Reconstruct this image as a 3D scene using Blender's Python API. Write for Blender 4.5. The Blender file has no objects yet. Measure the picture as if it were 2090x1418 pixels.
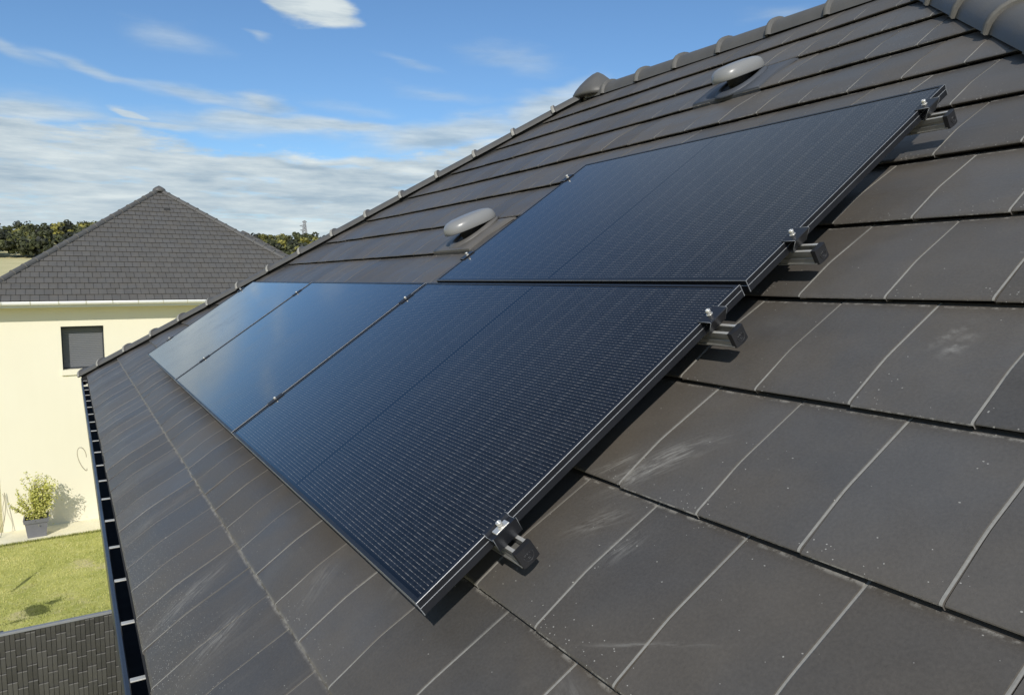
import bpy, math, random
from mathutils import Vector, Matrix
import numpy as np
random.seed(7); np.random.seed(7)
R=math.radians
C=bpy.context.scene.collection
scene=bpy.context.scene
# ------------------------------------------------------------------ camera
CAM=Vector((-0.5116,-1.1719,0.5832))
cd=bpy.data.cameras.new("camera"); cam=bpy.data.objects.new("camera",cd); C.objects.link(cam); scene.camera=cam
right=Vector((0.85342295,-0.521219,0.0)); down=Vector((-0.0479727,-0.0785486,-0.9957554)); fwd=Vector((0.519007,0.8498005,-0.0920394))
mw=Matrix((right,-down,-fwd)).transposed().to_4x4(); mw.translation=CAM; cam.matrix_world=mw
cd.sensor_width=36.0; cd.lens=1480.22/2090*36.0; cd.clip_start=0.05; cd.clip_end=6000
# ------------------------------------------------------------------ light
SUN_TO=Vector((-0.65,-1.0,0.79)).normalized()
sun_el=math.asin(SUN_TO.z); sun_az=math.atan2(SUN_TO.x,SUN_TO.y)
sl=bpy.data.lights.new("sun",'SUN'); sl.energy=3.7; sl.angle=R(0.5); sl.color=(1.0,0.95,0.87)
so=bpy.data.objects.new("sun",sl); C.objects.link(so); so.rotation_euler=(-SUN_TO).to_track_quat('-Z','Y').to_euler(); so.location=(-20,-30,25)
scene.view_settings.view_transform='Standard'; scene.view_settings.look='None'
scene.view_settings.exposure=0.0; scene.view_settings.gamma=1.0
SKY_STRENGTH=0.1
world=bpy.data.worlds.new("World"); scene.world=world; world.use_nodes=True

class NT:
    """small helper for writing node trees"""
    def __init__(s,nt): s.t=nt; s.n=nt.nodes; s.l=nt.links
    def node(s,typ,**kw):
        n=s.n.new(typ)
        for k,v in kw.items(): setattr(n,k,v)
        return n
    def put(s,sock,v):
        if v is None: return
        if isinstance(v,bpy.types.NodeSocket): s.l.new(v,sock)
        elif isinstance(v,(tuple,list)):
            d=sock.default_value
            v=tuple(v)
            if len(d)==4 and len(v)==3: v=v+(1.0,)
            sock.default_value=v
        else: sock.default_value=v
    def m(s,op,a,b=None,c=None,clamp=False):
        n=s.node('ShaderNodeMath',operation=op,use_clamp=clamp)
        s.put(n.inputs[0],a); s.put(n.inputs[1],b)
        if c is not None: s.put(n.inputs[2],c)
        return n.outputs[0]
    def add(s,a,b): return s.m('ADD',a,b)
    def sub(s,a,b): return s.m('SUBTRACT',a,b)
    def mul(s,a,b): return s.m('MULTIPLY',a,b)
    def mx(s,a,b): return s.m('MAXIMUM',a,b)
    def mn(s,a,b): return s.m('MINIMUM',a,b)
    def step(s,v,lo,hi,to0=0.0,to1=1.0):
        n=s.node('ShaderNodeMapRange',interpolation_type='SMOOTHSTEP')
        s.put(n.inputs[0],v); s.put(n.inputs[1],lo); s.put(n.inputs[2],hi); s.put(n.inputs[3],to0); s.put(n.inputs[4],to1)
        return n.outputs[0]
    def lin(s,v,lo,hi,to0=0.0,to1=1.0):
        n=s.node('ShaderNodeMapRange'); 
        s.put(n.inputs[0],v); s.put(n.inputs[1],lo); s.put(n.inputs[2],hi); s.put(n.inputs[3],to0); s.put(n.inputs[4],to1)
        return n.outputs[0]
    def mix(s,f,a,b,blend='MIX'):
        n=s.node('ShaderNodeMix',data_type='RGBA',blend_type=blend)
        s.put(n.inputs[0],f); s.put(n.inputs[6],a); s.put(n.inputs[7],b)
        return n.outputs[2]
    def xyz(s,v):
        n=s.node('ShaderNodeSeparateXYZ'); s.put(n.inputs[0],v); return n.outputs
    def vec(s,x,y,z=0.0):
        n=s.node('ShaderNodeCombineXYZ'); s.put(n.inputs[0],x); s.put(n.inputs[1],y); s.put(n.inputs[2],z); return n.outputs[0]
    def noise(s,v,scale,detail=4,rough=0.5,dist=0.0,color=False):
        n=s.node('ShaderNodeTexNoise'); s.put(n.inputs['Vector'],v); n.inputs['Scale'].default_value=scale
        n.inputs['Detail'].default_value=detail; n.inputs['Roughness'].default_value=rough; n.inputs['Distortion'].default_value=dist
        return n.outputs[1 if color else 0]
    def voro(s,v,scale,feature='F1',out=0):
        n=s.node('ShaderNodeTexVoronoi',feature=feature); s.put(n.inputs['Vector'],v); n.inputs['Scale'].default_value=scale
        return n.outputs[out]
    def mapv(s,v,loc=(0,0,0),rot=(0,0,0),scale=(1,1,1)):
        n=s.node('ShaderNodeMapping'); s.put(n.inputs[0],v); n.inputs[1].default_value=loc; n.inputs[2].default_value=rot; n.inputs[3].default_value=scale
        return n.outputs[0]

def build_sky():
    nt=world.node_tree; nt.nodes.clear(); k=NT(nt)
    out=k.node('ShaderNodeOutputWorld'); bg=k.node('ShaderNodeBackground')
    sky=k.node('ShaderNodeTexSky',sky_type='NISHITA'); sky.sun_disc=False
    sky.sun_elevation=sun_el; sky.sun_rotation=sun_az
    sky.air_density=1.0; sky.dust_density=0.35; sky.ozone_density=2.2; sky.altitude=100
    tc=k.node('ShaderNodeTexCoord'); d=k.xyz(tc.outputs['Generated'])
    az=k.mul(k.m('ARCTAN2',d[0],d[1]),57.2958); el=k.mul(k.m('ARCSINE',d[2]),57.2958)
    P=k.vec(k.mul(az,0.16),k.mul(el,0.55),0)
    n1=k.noise(P,1.0,9,0.62); n2=k.noise(k.mapv(P,loc=(7,3,1)),2.6,6,0.6); wc=k.noise(k.mapv(P,loc=(3,9,4)),0.9,3,0.5,color=True)
    w=k.xyz(wc)
    azw=k.add(az,k.mul(k.sub(w[0],0.5),5.0)); elw=k.add(el,k.mul(k.sub(w[1],0.5),2.2))
    nn=k.sub(k.add(k.mul(n1,0.6),k.mul(n2,0.4)),0.5)
    def blob(a,e,ra,re,rot,ampl,warped=True):
        x=k.sub(azw if warped else az,a); y=k.sub(elw if warped else el,e)
        c_,s_=math.cos(R(rot)),math.sin(R(rot))
        u=k.mul(k.add(k.mul(x,c_),k.mul(y,s_)),1/ra); v=k.mul(k.sub(k.mul(y,c_),k.mul(x,s_)),1/re)
        g=k.m('EXPONENT',k.mul(k.add(k.mul(u,u),k.mul(v,v)),-1.0))
        return k.mul(g,ampl)
    # thin high veils
    thin=[(6.9,16.3,3.4,1.2,-6,0.50),(12.9,17.0,0.8,0.28,-20,0.6),(-2.4,14.4,3.0,0.55,-16,0.62),(3.4,13.5,5.5,0.5,-12,0.62),
          (9.5,12.6,5.0,0.6,-8,0.72),(13.0,12.4,2.8,0.9,-6,0.72),(-1.0,11.2,5,1.0,0,0.62),(31.5,16.5,4.5,1.2,-8,0.46),(24.0,15.9,3.5,0.5,-14,0.42),
          (26,13.8,5,0.7,-10,0.45),(51,18.6,3,0.6,0,0.4),(36,14.2,2.6,1.0,20,0.7),(20,12.6,5,.5,-6,.4),(12.0,11.1,9.0,0.7,-2,0.85)]
    g=None
    for b in thin:
        q=blob(*b); g=q if g is None else k.mx(g,q)
    dthin=k.step(k.add(g,k.mul(nn,0.55)),0.10,0.80)
    mid=[(16.0,11.3,10.5,0.62,-1,0.95),(27,11.2,7,1.2,8,0.95),(13.4,12.7,2.4,0.75,-12,0.75),(-1.5,10.9,4.5,0.9,0,0.95),(4.2,11.4,0.9,0.40,-16,1.05),(6.0,10.8,5.0,0.45,4,0.7),(34,12.2,6,1.6,14,0.9)]
    g3=None
    for b in mid:
        q=blob(*b); g3=q if g3 is None else k.mx(g3,q)
    dmid=k.mul(k.step(k.add(g3,k.mul(nn,0.8)),0.10,0.85),0.86)
    # solid clouds: cumulus, the long streaks and the low bank
    dense=[(16.2,19.55,3.5,1.45,-8,1.15),(12.0,20.2,.9,.6,-10,.85)]
    g2=None
    for b in dense:
        q=blob(*b); g2=q if g2 is None else k.mx(g2,q)
    ddense=k.step(k.add(g2,k.mul(nn,0.9)),0.28,0.62)
    edge=k.add(9.2,k.add(k.add(blob(-2,0,6.5,99,0,1.5,False),blob(40,0,10,99,0,3.0,False)),k.mul(nn,5.0)))
    bank=k.step(k.sub(elw,edge),0.65,-0.55)
    # generic fields of cloud all round, outside the part of the sky the photo shows
    gen=k.step(k.add(n1,k.mul(n2,0.35)),0.60,0.86)
    outw=k.mx(k.step(k.m('ABSOLUTE',k.sub(az,12.0)),44,66),k.step(el,58,68))
    veil=k.mul(k.step(el,24,34),k.add(0.04,k.mul(k.step(az,12,34),0.34)))
    gen=k.mul(gen,outw)
    bank=k.mul(bank,k.step(k.noise(k.mapv(P,loc=(11,2,5),scale=(0.8,1.5,1)),1.7,7,0.6),0.30,0.46,0.62,1.0))
    cov=k.mx(k.mx(k.mx(ddense,bank),dmid),k.mx(k.mul(dthin,0.62),k.mx(k.mul(gen,0.8),veil)))
    # tone inside the clouds
    tn=k.noise(k.mapv(P,loc=(1,5,2),scale=(1.0,2.0,1)),1.5,9,0.62)
    bright=[(15.6,9.3,2.6,0.6,-8,0.8),(24,8.1,1.8,0.5,0,0.7),(3.0,5.6,4.0,0.22,3,0.75),(14.9,4.1,2.0,.45,0,0.6),(17.4,19.3,2.4,0.9,0,0.75),(1,8.3,5,.5,0,.35),(37,14.3,2.2,.9,10,.5),(30,10.2,2,.5,0,.5)]
    dark=[(15.9,8.45,2.9,0.32,-12,0.8),(27,10.5,1.5,0.4,-6,0.7),(9.4,7.1,1.2,0.33,-6,0.55),(11.8,7.2,0.8,0.25,-6,0.5),(-2.5,6.8,3.0,0.5,0,0.5),(17,6.2,6,0.5,0,0.45),(13,5.2,4,.3,0,.3),(15.2,12.5,1.3,.35,0,.6),(22,7.2,4,.4,0,.5),(28,8.5,4,.5,0,.45)]
    tb=None
    for b in bright: q=blob(*b); tb=q if tb is None else k.mx(tb,q)
    td=None
    for b in dark: q=blob(*b); td=q if td is None else k.mx(td,q)
    tone=k.m('ADD',k.mul(k.sub(tn,0.5),1.9),k.sub(k.add(0.52,k.mul(tb,0.6)),k.mul(td,0.75)),clamp=True)
    ccol=k.mix(tone,(0.37,0.475,0.565),(0.72,0.79,0.80))
    hs=k.node('ShaderNodeVectorMath',operation='SCALE'); k.put(hs.inputs[0],sky.outputs[0]); hs.inputs[3].default_value=SKY_STRENGTH
    # gentle colour balance of the clear sky (the photo's camera renders it a strong azure)
    skyc=k.mix(1.0,hs.outputs[0],SKY_TINT,'MULTIPLY')
    col=k.mix(k.mul(cov,0.96),skyc,ccol)
    k.put(bg.inputs[0],col); bg.inputs[1].default_value=1.0
    k.l.new(bg.outputs[0],out.inputs[0])
SKY_TINT=(0.84,1.08,1.27)
build_sky()

# ------------------------------------------------------------------ helpers
TH=R(34.760334)
S=Vector((math.cos(TH),0,math.sin(TH))); E=Vector((0,1,0)); N=Vector((-math.sin(TH),0,math.cos(TH)))
def RP(s,t,h): return E*s+S*t+N*h           # a point given along the eave, up the slope, above the panels' plane
ZG=CAM.z-6.0                                # the ground
H0=-0.142                                   # reference plane of the tiles, 13 cm below the panels' face
def tag(o,label=None,cat=None,group=None,kind=None):
    if label: o['label']=label
    if cat: o['category']=cat
    if group: o['group']=group
    if kind: o['kind']=kind
    return o
def empty(name,loc,rot=(0,0,0),parent=None):
    o=bpy.data.objects.new(name,None); C.objects.link(o); o.location=loc; o.rotation_euler=rot
    o.empty_display_size=0.2
    if parent: o.parent=parent
    return o
class MB:
    def __init__(s): s.v=[]; s.f=[]; s.mi=[]; s.uv=[]; s.rnd=[]; s.sm=[]
    def vert(s,p): s.v.append(tuple(p)); return len(s.v)-1
    def face(s,idx,mi=0,uv=None,rnd=0.5,sm=False):
        s.f.append(tuple(idx)); s.mi.append(mi); s.uv.append(uv); s.rnd.append(rnd); s.sm.append(sm)
    def quad(s,a,b,c,d,mi=0,uv=None,rnd=0.5,sm=False):
        i=len(s.v); s.v+= [tuple(a),tuple(b),tuple(c),tuple(d)]; s.face((i,i+1,i+2,i+3),mi,uv,rnd,sm)
    def poly(s,pts,mi=0,uv=None,rnd=0.5,sm=False):
        i=len(s.v); s.v+=[tuple(p) for p in pts]; s.face(tuple(range(i,i+len(pts))),mi,uv,rnd,sm)
    def box(s,lo,hi,mi=0,fr=None,rnd=0.5):
        """axis box, or in the frame fr(x,y,z)->point"""
        fr=fr or (lambda x,y,z:(x,y,z))
        P=[fr(x,y,z) for z in (lo[2],hi[2]) for y in (lo[1],hi[1]) for x in (lo[0],hi[0])]
        i=len(s.v); s.v+=[tuple(p) for p in P]
        for q in ((0,2,3,1),(4,5,7,6),(0,1,5,4),(2,6,7,3),(0,4,6,2),(1,3,7,5)): s.face([i+a for a in q],mi,None,rnd)
    def bevbox(s,lo,hi,b,mi=0,fr=None,rnd=0.5,emi=None):
        """box with chamfered edges"""
        fr=fr or (lambda x,y,z:(x,y,z)); emi=mi if emi is None else emi
        idx={}
        def pt(ix,iy,iz,ax):
            key=(ix,iy,iz,ax)
            if key not in idx:
                c=[lo[0] if ix==0 else hi[0], lo[1] if iy==0 else hi[1], lo[2] if iz==0 else hi[2]]
                sg=[1 if ix==0 else -1,1 if iy==0 else -1,1 if iz==0 else -1]
                for a in range(3):
                    if a!=ax: c[a]+=sg[a]*b
                idx[key]=s.vert(fr(*c))
            return idx[key]
        # main faces
        def F(ax,side):
            o=[a for a in range(3) if a!=ax]; cor=[]
            for (p,q) in ((0,0),(1,0),(1,1),(0,1)):
                t=[0,0,0]; t[ax]=side; t[o[0]]=p; t[o[1]]=q; cor.append(pt(*t,ax))
            flip=(side==1)!=(ax==1)
            if not flip: cor=cor[::-1]
            s.face(cor,mi,None,rnd)
        for ax in range(3):
            for side in (0,1): F(ax,side)
        # edges
        for ax in range(3):
            o=[a for a in range(3) if a!=ax]
            for p in (0,1):
                for q in (0,1):
                    A=[0,0,0];B=[0,0,0]; A[ax]=0;B[ax]=1; A[o[0]]=B[o[0]]=p; A[o[1]]=B[o[1]]=q
                    s.face([pt(*A,o[0]),pt(*B,o[0]),pt(*B,o[1]),pt(*A,o[1])],emi,None,rnd)
        for ix in (0,1):
            for iy in (0,1):
                for iz in (0,1): s.face([pt(ix,iy,iz,0),pt(ix,iy,iz,1),pt(ix,iy,iz,2)],emi,None,rnd)
    def extrude(s,prof,a,b,fr,mi=0,closed=True,caps=True,sm=False,mis=None):
        """profile list of (p,q) extruded from a to b; fr(p,q,w)->point"""
        i=len(s.v); n=len(prof)
        for w in (a,b):
            for p,q in prof: s.v.append(tuple(fr(p,q,w)))
        for k in range(n if closed else n-1):
            j=(k+1)%n; s.face((i+k,i+j,i+n+j,i+n+k),mis[k] if mis else mi,None,0.5,sm)
        if caps and closed:
            s.face(tuple(i+k for k in range(n))[::-1],mi); s.face(tuple(i+n+k for k in range(n)),mi)
    def tube(s,path,rad,n=8,mi=0,sm=True,caps=True):
        i0=len(s.v); m=len(path); path=[Vector(p) for p in path]
        rad=rad if isinstance(rad,(list,tuple)) else [rad]*m
        up=None
        for k,p in enumerate(path):
            d=(path[min(k+1,m-1)]-path[max(k-1,0)])
            if d.length<1e-9: d=Vector((0,0,1))
            d.normalize()
            if up is None:
                up=Vector((0,0,1)) if abs(d.z)<0.9 else Vector((1,0,0))
            x=d.cross(up)
            if x.length<1e-5: x=d.orthogonal()
            x.normalize(); y=x.cross(d); up=y
            for a in range(n):
                th=2*math.pi*a/n; s.v.append(tuple(p+(x*math.cos(th)+y*math.sin(th))*rad[k]))
        for k in range(m-1):
            for a in range(n):
                b=(a+1)%n; s.face((i0+k*n+a,i0+k*n+b,i0+(k+1)*n+b,i0+(k+1)*n+a),mi,None,0.5,sm)
        if caps:
            s.face([i0+a for a in range(n)][::-1],mi); s.face([i0+(m-1)*n+a for a in range(n)],mi)
    def lathe(s,prof,c,ax=(1,0,0),ay=(0,1,0),az=(0,0,1),n=32,mi=0,sm=True,sx=1,sy=1,pw=None):
        """profile (r,z) spun about az; pw squares the outline"""
        i0=len(s.v); c=Vector(c); ax=Vector(ax);ay=Vector(ay);az=Vector(az)
        for r,z in prof:
            for a in range(n):
                th=2*math.pi*a/n; cx_,cy_=math.cos(th),math.sin(th)
                if pw:
                    f=1/((abs(cx_)**pw+abs(cy_)**pw)**(1/pw)); cx_*=f; cy_*=f
                s.v.append(tuple(c+ax*cx_*r*sx+ay*cy_*r*sy+az*z))
        for k in range(len(prof)-1):
            for a in range(n):
                b=(a+1)%n; s.face((i0+k*n+a,i0+k*n+b,i0+(k+1)*n+b,i0+(k+1)*n+a),mi,None,0.5,sm)
        if prof[0][0]>1e-4: s.face([i0+a for a in range(n)][::-1],mi)
        if prof[-1][0]>1e-4: s.face([i0+(len(prof)-1)*n+a for a in range(n)],mi)
    def build(s,name,mats,parent=None,world=False,loc=None,rot=None):
        me=bpy.data.meshes.new(name); me.from_pydata(s.v,[],s.f)
        mats=mats if isinstance(mats,(list,tuple)) else [mats]
        for m in mats: me.materials.append(m)
        me.polygons.foreach_set('material_index',s.mi)
        me.polygons.foreach_set('use_smooth',s.sm)
        at=me.attributes.new('rnd','FLOAT','FACE'); at.data.foreach_set('value',s.rnd)
        if any(u is not None for u in s.uv):
            ul=me.uv_layers.new(name='uv'); co=[]
            for f,u in zip(s.f,s.uv):
                if u is None: co+= [0,0]*len(f)
                else:
                    for q in u: co+= [q[0],q[1]]
            ul.data.foreach_set('uv',co)
        me.update()
        o=bpy.data.objects.new(name,me); C.objects.link(o)
        if parent is not None:
            o.parent=parent
            if world: o.location=-parent.location      # parts written in world coordinates under an unrotated thing
        if loc is not None: o.location=loc
        if rot is not None: o.rotation_euler=rot
        return o

# ------------------------------------------------------------------ materials
def mat(name):
    m=bpy.data.materials.new(name); m.use_nodes=True; nt=m.node_tree; nt.nodes.clear(); k=NT(nt)
    o=k.node('ShaderNodeOutputMaterial'); b=k.node('ShaderNodeBsdfPrincipled'); k.l.new(b.outputs[0],o.inputs[0])
    return m,k,b
def setb(k,b,col=None,rough=None,metal=None,spec=None,bump=None,bstr=0.3,bdist=0.002,coat=None):
    if col is not None: k.put(b.inputs['Base Color'],col)
    if rough is not None: k.put(b.inputs['Roughness'],rough)
    if metal is not None: k.put(b.inputs['Metallic'],metal)
    if spec is not None: k.put(b.inputs['Specular IOR Level'],spec)
    if coat is not None: k.put(b.inputs['Coat Weight'],coat)
    if bump is not None:
        n=k.node('ShaderNodeBump'); k.put(n.inputs['Height'],bump); n.inputs['Strength'].default_value=bstr; n.inputs['Distance'].default_value=bdist
        k.l.new(n.outputs[0],b.inputs['Normal'])
def plain(name,col,rough=0.6,metal=0.0,var=0.15,scale=8.0,spec=0.5,bstr=0.15):
    m,k,b=mat(name); tc=k.node('ShaderNodeTexCoord'); n=k.noise(tc.outputs['Object'],scale,6,0.6)
    c0=tuple(x*(1-var) for x in col); c1=tuple(min(1,x*(1+var)) for x in col)
    setb(k,b,k.mix(n,c0,c1),k.lin(n,0.3,0.7,max(0.02,rough-0.06),min(1,rough+0.06)),metal,spec,k.noise(tc.outputs['Object'],scale*12,4,0.6),bstr,0.002)
    return m
GAUGE=0.3385; T0=-0.5565; WID=0.2185; NC=14
TILE_S0=-0.138     # a joint of the even courses

def tile_material(name,base=(0.099,0.0905,0.0790),marks=True,scl=1.0,rv=0.24):
    m,k,b=mat(name); uvn=k.node('ShaderNodeUVMap'); uvn.uv_map='uv'; uv=uvn.outputs[0]
    at=k.node('ShaderNodeAttribute'); at.attribute_name='rnd'; rnd=at.outputs['Fac']
    u=k.xyz(uv)
    big=k.noise(uv,2.2*scl,4,0.55,0.3); med=k.noise(uv,9*scl,5,0.6); fine=k.noise(uv,160*scl,3,0.6)
    hv=1.0 if marks else 0.35
    bl=tuple(x*(1+hv*y) for x,y in zip(base,(-0.06,-0.02,0.07))); br=tuple(x*(1+hv*y) for x,y in zip(base,(0.05,0.01,-0.03)))
    col=k.mix(k.step(big,0.35,0.65),bl,br)
    v=k.add(k.add(0.92-rv*0.5,k.mul(rnd,rv)),k.add(k.mul(k.sub(med,0.5),0.35),k.mul(k.sub(fine,0.5),0.42)))
    sc=k.node('ShaderNodeVectorMath',operation='SCALE'); k.put(sc.inputs[0],col); k.put(sc.inputs[3],v); col=sc.outputs[0]
    rough=k.add(0.44,k.add(k.mul(k.sub(med,0.5),0.25),k.mul(k.sub(big,0.5),0.16)))
    bump=k.add(k.mul(fine,0.5),k.mul(k.noise(uv,45*scl,4,0.6),0.8))
    if marks:
        # pale grit: a few specks everywhere, many along each nose
        vf=k.m('FRACT',k.mul(k.sub(u[1],T0),1/GAUGE))                       # 0 at the nose
        near=k.step(vf,0.22,0.02); eave=k.step(u[1],-0.30,-0.56)
        vo=k.node('ShaderNodeTexVoronoi'); k.put(vo.inputs['Vector'],k.mapv(uv,scale=(1,1.25,1))); vo.inputs['Scale'].default_value=260
        dist,vcol=vo.outputs[0],k.xyz(vo.outputs[1])
        thr=k.add(k.add(0.0035,k.mul(near,k.mul(k.step(k.noise(uv,5,3,0.6),0.46,0.62),0.10))),k.mul(eave,0.16))
        speck=k.mul(k.m('LESS_THAN',vcol[0],thr),k.m('LESS_THAN',dist,k.add(0.16,k.mul(vcol[1],0.30))))
        # scuffs left by boots and chalky water marks, each with its own place and direction
        def patch(s_,t_,rs,rt,rot,amp,ax=(14,130),seed=0):
            q=k.mapv(uv,loc=(-s_,-t_,0)); x=k.xyz(q); c_,s2=math.cos(R(rot)),math.sin(R(rot))
            a=k.add(k.mul(x[0],c_),k.mul(x[1],s2)); b2=k.sub(k.mul(x[1],c_),k.mul(x[0],s2))
            g=k.m('EXPONENT',k.mul(k.add(k.mul(k.mul(a,1/rs),k.mul(a,1/rs)),k.mul(k.mul(b2,1/rt),k.mul(b2,1/rt))),-1))
            st=k.noise(k.vec(k.mul(a,ax[0]),k.mul(b2,ax[1]),seed),1.0,5,0.65)
            return k.mul(k.mul(k.m('POWER',g,0.6),k.step(st,0.40,0.66)),k.m('MINIMUM',amp,1.0))
        sp=[(-0.075,0.545,0.080,0.022,128,0.72,(16,120),1),(-0.045,0.500,0.035,0.018,112,0.7,(30,90),2),(0.03,0.50,0.05,0.010,128,.5,(14,120),9),
            (-0.05,0.365,0.045,0.020,125,0.42,(20,90),3),(-0.16,0.34,0.03,.016,100,.45,(20,90),4),(-0.46,0.995,0.012,0.03,10,0.55,(30,40),5),(-0.43,1.03,0.01,0.04,20,0.4,(30,40),6),
            (1.05,-0.40,0.10,0.03,70,0.6,(14,110),7),(0.72,-0.36,0.07,0.03,62,0.55,(14,110),8),(0.55,-0.10,0.05,0.03,60,0.30,(16,90),10),(1.9,-.42,.16,.03,84,.35,(10,90),11),
            (2.6,-.40,.3,.05,86,.3,(8,80),12),(0.30,0.02,0.03,.02,60,.3,(20,80),13),(-0.33,.05,.06,.02,20,.35,(14,90),14),(-.35,.20,.07,.003,150,.5,(9,90),15)]
        sm=None
        for q in sp: p=patch(*q); sm=p if sm is None else k.mx(sm,p)
        # mortar dust along the laps between the lowest courses
        dustline=k.mul(k.mul(k.step(k.m('ABSOLUTE',k.sub(u[1],T0+GAUGE-0.002)),0.010,0.002),k.step(k.noise(uv,14,5,0.7),0.40,0.60)),k.step(u[0],0.1,0.5))
        nosed=k.mul(k.mul(k.step(vf,0.970,0.997),k.step(k.noise(uv,38,5,0.75),0.46,0.62)),0.50)
        # clouded mortar film on the panels' right, faint everywhere
        film=k.mul(k.step(k.noise(k.mapv(uv,loc=(4,2,0)),3.4,6,0.65,0.6),0.56,0.80),0.05)
        # grey water streaks running down the lower courses
        streak=k.mul(k.mul(k.step(k.noise(k.vec(k.mul(u[0],26),k.mul(u[1],1.6),2),1.0,4,0.6),0.56,0.74),k.step(u[1],0.1,-0.25)),0.06)
        tot=k.mx(k.mx(k.mul(speck,0.75),k.mul(sm,0.75)),k.mx(k.mx(k.mul(dustline,0.5),nosed),k.mx(film,streak)))
        col=k.mix(k.mn(tot,0.9),col,(0.40,0.385,0.35))
        rough=k.add(rough,k.mul(tot,0.4))
        bump=k.add(bump,k.mul(speck,3.0))
    setb(k,b,col,rough,0.0,0.36,bump,0.5,0.0015)
    return m
M={}
M['tile']=tile_material('concrete_tile')
M['tile_far']=tile_material('concrete_tile_neighbour',(0.125,0.117,0.104),False,1.0,0.12)
def edge_mat():
    m,k,b=mat('raw_tile_edge'); un=k.node('ShaderNodeUVMap'); un.uv_map='uv'; uv=un.outputs[0]; u=k.xyz(uv)
    at=k.node('ShaderNodeAttribute'); at.attribute_name='rnd'
    vf=k.m('FRACT',k.mul(k.sub(u[1],T0),1/GAUGE))
    worn=k.add(k.add(k.mul(k.noise(uv,7,4,0.6),0.9),k.mul(at.outputs['Fac'],0.45)),k.mul(k.step(vf,0.9,0.1),0.35))
    far=k.sub(k.mul(k.step(u[0],0.6,3.2),0.40),k.mul(k.step(u[0],1.0,0.0),0.30))
    f=k.step(k.sub(worn,far),0.45,0.95)
    c=k.mix(f,(0.075,0.072,0.066),(0.27,0.26,0.235)); n=k.noise(uv,120,3,0.6)
    sc=k.node('ShaderNodeVectorMath',operation='SCALE'); k.put(sc.inputs[0],c); k.put(sc.inputs[3],k.lin(n,0.3,0.7,0.88,1.1))
    setb(k,b,sc.outputs[0],0.85,0,0.3,n,0.2,0.0005); return m
M['tile_edge']=edge_mat()
M['cap']=plain('ridge_concrete',(0.098,0.094,0.087),0.5,0,0.22,9,0.45,0.4)
M['cap_edge']=plain('raw_cap_edge',(0.14,0.134,0.122),0.8,0,0.3,40,0.3,0.5)
M['underlay']=plain('underlay_and_gap_shade',(0.012,0.012,0.012),0.9)
M['render']=None
def render_mat():
    m,k,b=mat('cream_render'); tc=k.node('ShaderNodeTexCoord'); o=tc.outputs['Object']
    n=k.noise(o,0.8,4,0.5); st=k.noise(k.mapv(o,scale=(3,3,0.35)),1.2,5,0.6)
    c=k.mix(k.add(k.mul(n,0.6),k.mul(st,0.4)),(0.79,0.735,0.565),(0.86,0.81,0.645))
    setb(k,b,c,0.9,0,0.2,k.noise(o,220,3,0.7),0.5,0.002); return m
M['render']=render_mat()
M['white']=plain('white_pvc',(0.78,0.78,0.75),0.4,0,0.05,3)
M['soffit']=plain('soffit_board',(0.66,0.64,0.55),0.6,0,0.05,3)
M['shutter']=None
def shutter_mat():
    m,k,b=mat('grey_shutter'); tc=k.node('ShaderNodeTexCoord'); o=tc.outputs['Object']; x=k.xyz(o)
    w=k.m('FRACT',k.mul(x[2],1/0.045)); g=k.step(k.m('ABSOLUTE',k.sub(w,0.5)),0.5,0.40)
    n=k.noise(k.mapv(o,scale=(0.6,1,14)),2,4,0.6)
    c=k.mix(n,(0.115,0.12,0.13),(0.150,0.155,0.165)); c=k.mix(g,(0.15,0.155,0.165),c) if False else c
    setb(k,b,c,0.5,0,0.4,g,0.5,0.004); return m
M['shutter']=shutter_mat()
M['anthracite']=plain('anthracite_metal',(0.045,0.052,0.065),0.32,0.3,0.15,5)
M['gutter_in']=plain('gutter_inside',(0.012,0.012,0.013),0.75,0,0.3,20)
M['zinc']=plain('galvanised_steel',(0.66,0.64,0.57),0.5,0.35,0.2,30)
M['alu']=plain('bare_aluminium',(0.72,0.71,0.68),0.36,0.55,0.12,25,0.5,0.08)
M['alu_soft']=plain('mill_aluminium',(0.40,0.395,0.375),0.36,0.65,0.25,18,0.5,0.1)
M['steel']=plain('stainless_bolt',(0.70,0.68,0.63),0.32,0.6,0.1,40)
M['black_alu']=plain('black_anodised_frame',(0.032,0.034,0.040),0.36,0.55,0.2,12,0.5,0.08)
M['edge_alu']=plain('worn_edge_highlight',(0.34,0.35,0.36),0.5,0.5,0.3,60,0.5,0.1)  # pale worn edges, with the frame's highlight lines put into the colour
M['black_plastic']=plain('black_plastic',(0.018,0.018,0.020),0.45,0,0.25,30)
M['cable']=plain('black_cable',(0.02,0.02,0.02),0.5)
M['vent']=plain('grey_vent_paint',(0.225,0.225,0.22),0.33,0.0,0.06,4,0.5,0.05)
M['vent_dark']=plain('vent_throat',(0.03,0.03,0.03),0.7)
M['lead']=plain('dark_vent_tile',(0.060,0.066,0.078),0.55,0.0,0.12,6)
M['vtile']=plain('vent_tile',(0.108,0.100,0.090),0.48,0,0.2,6)

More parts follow.
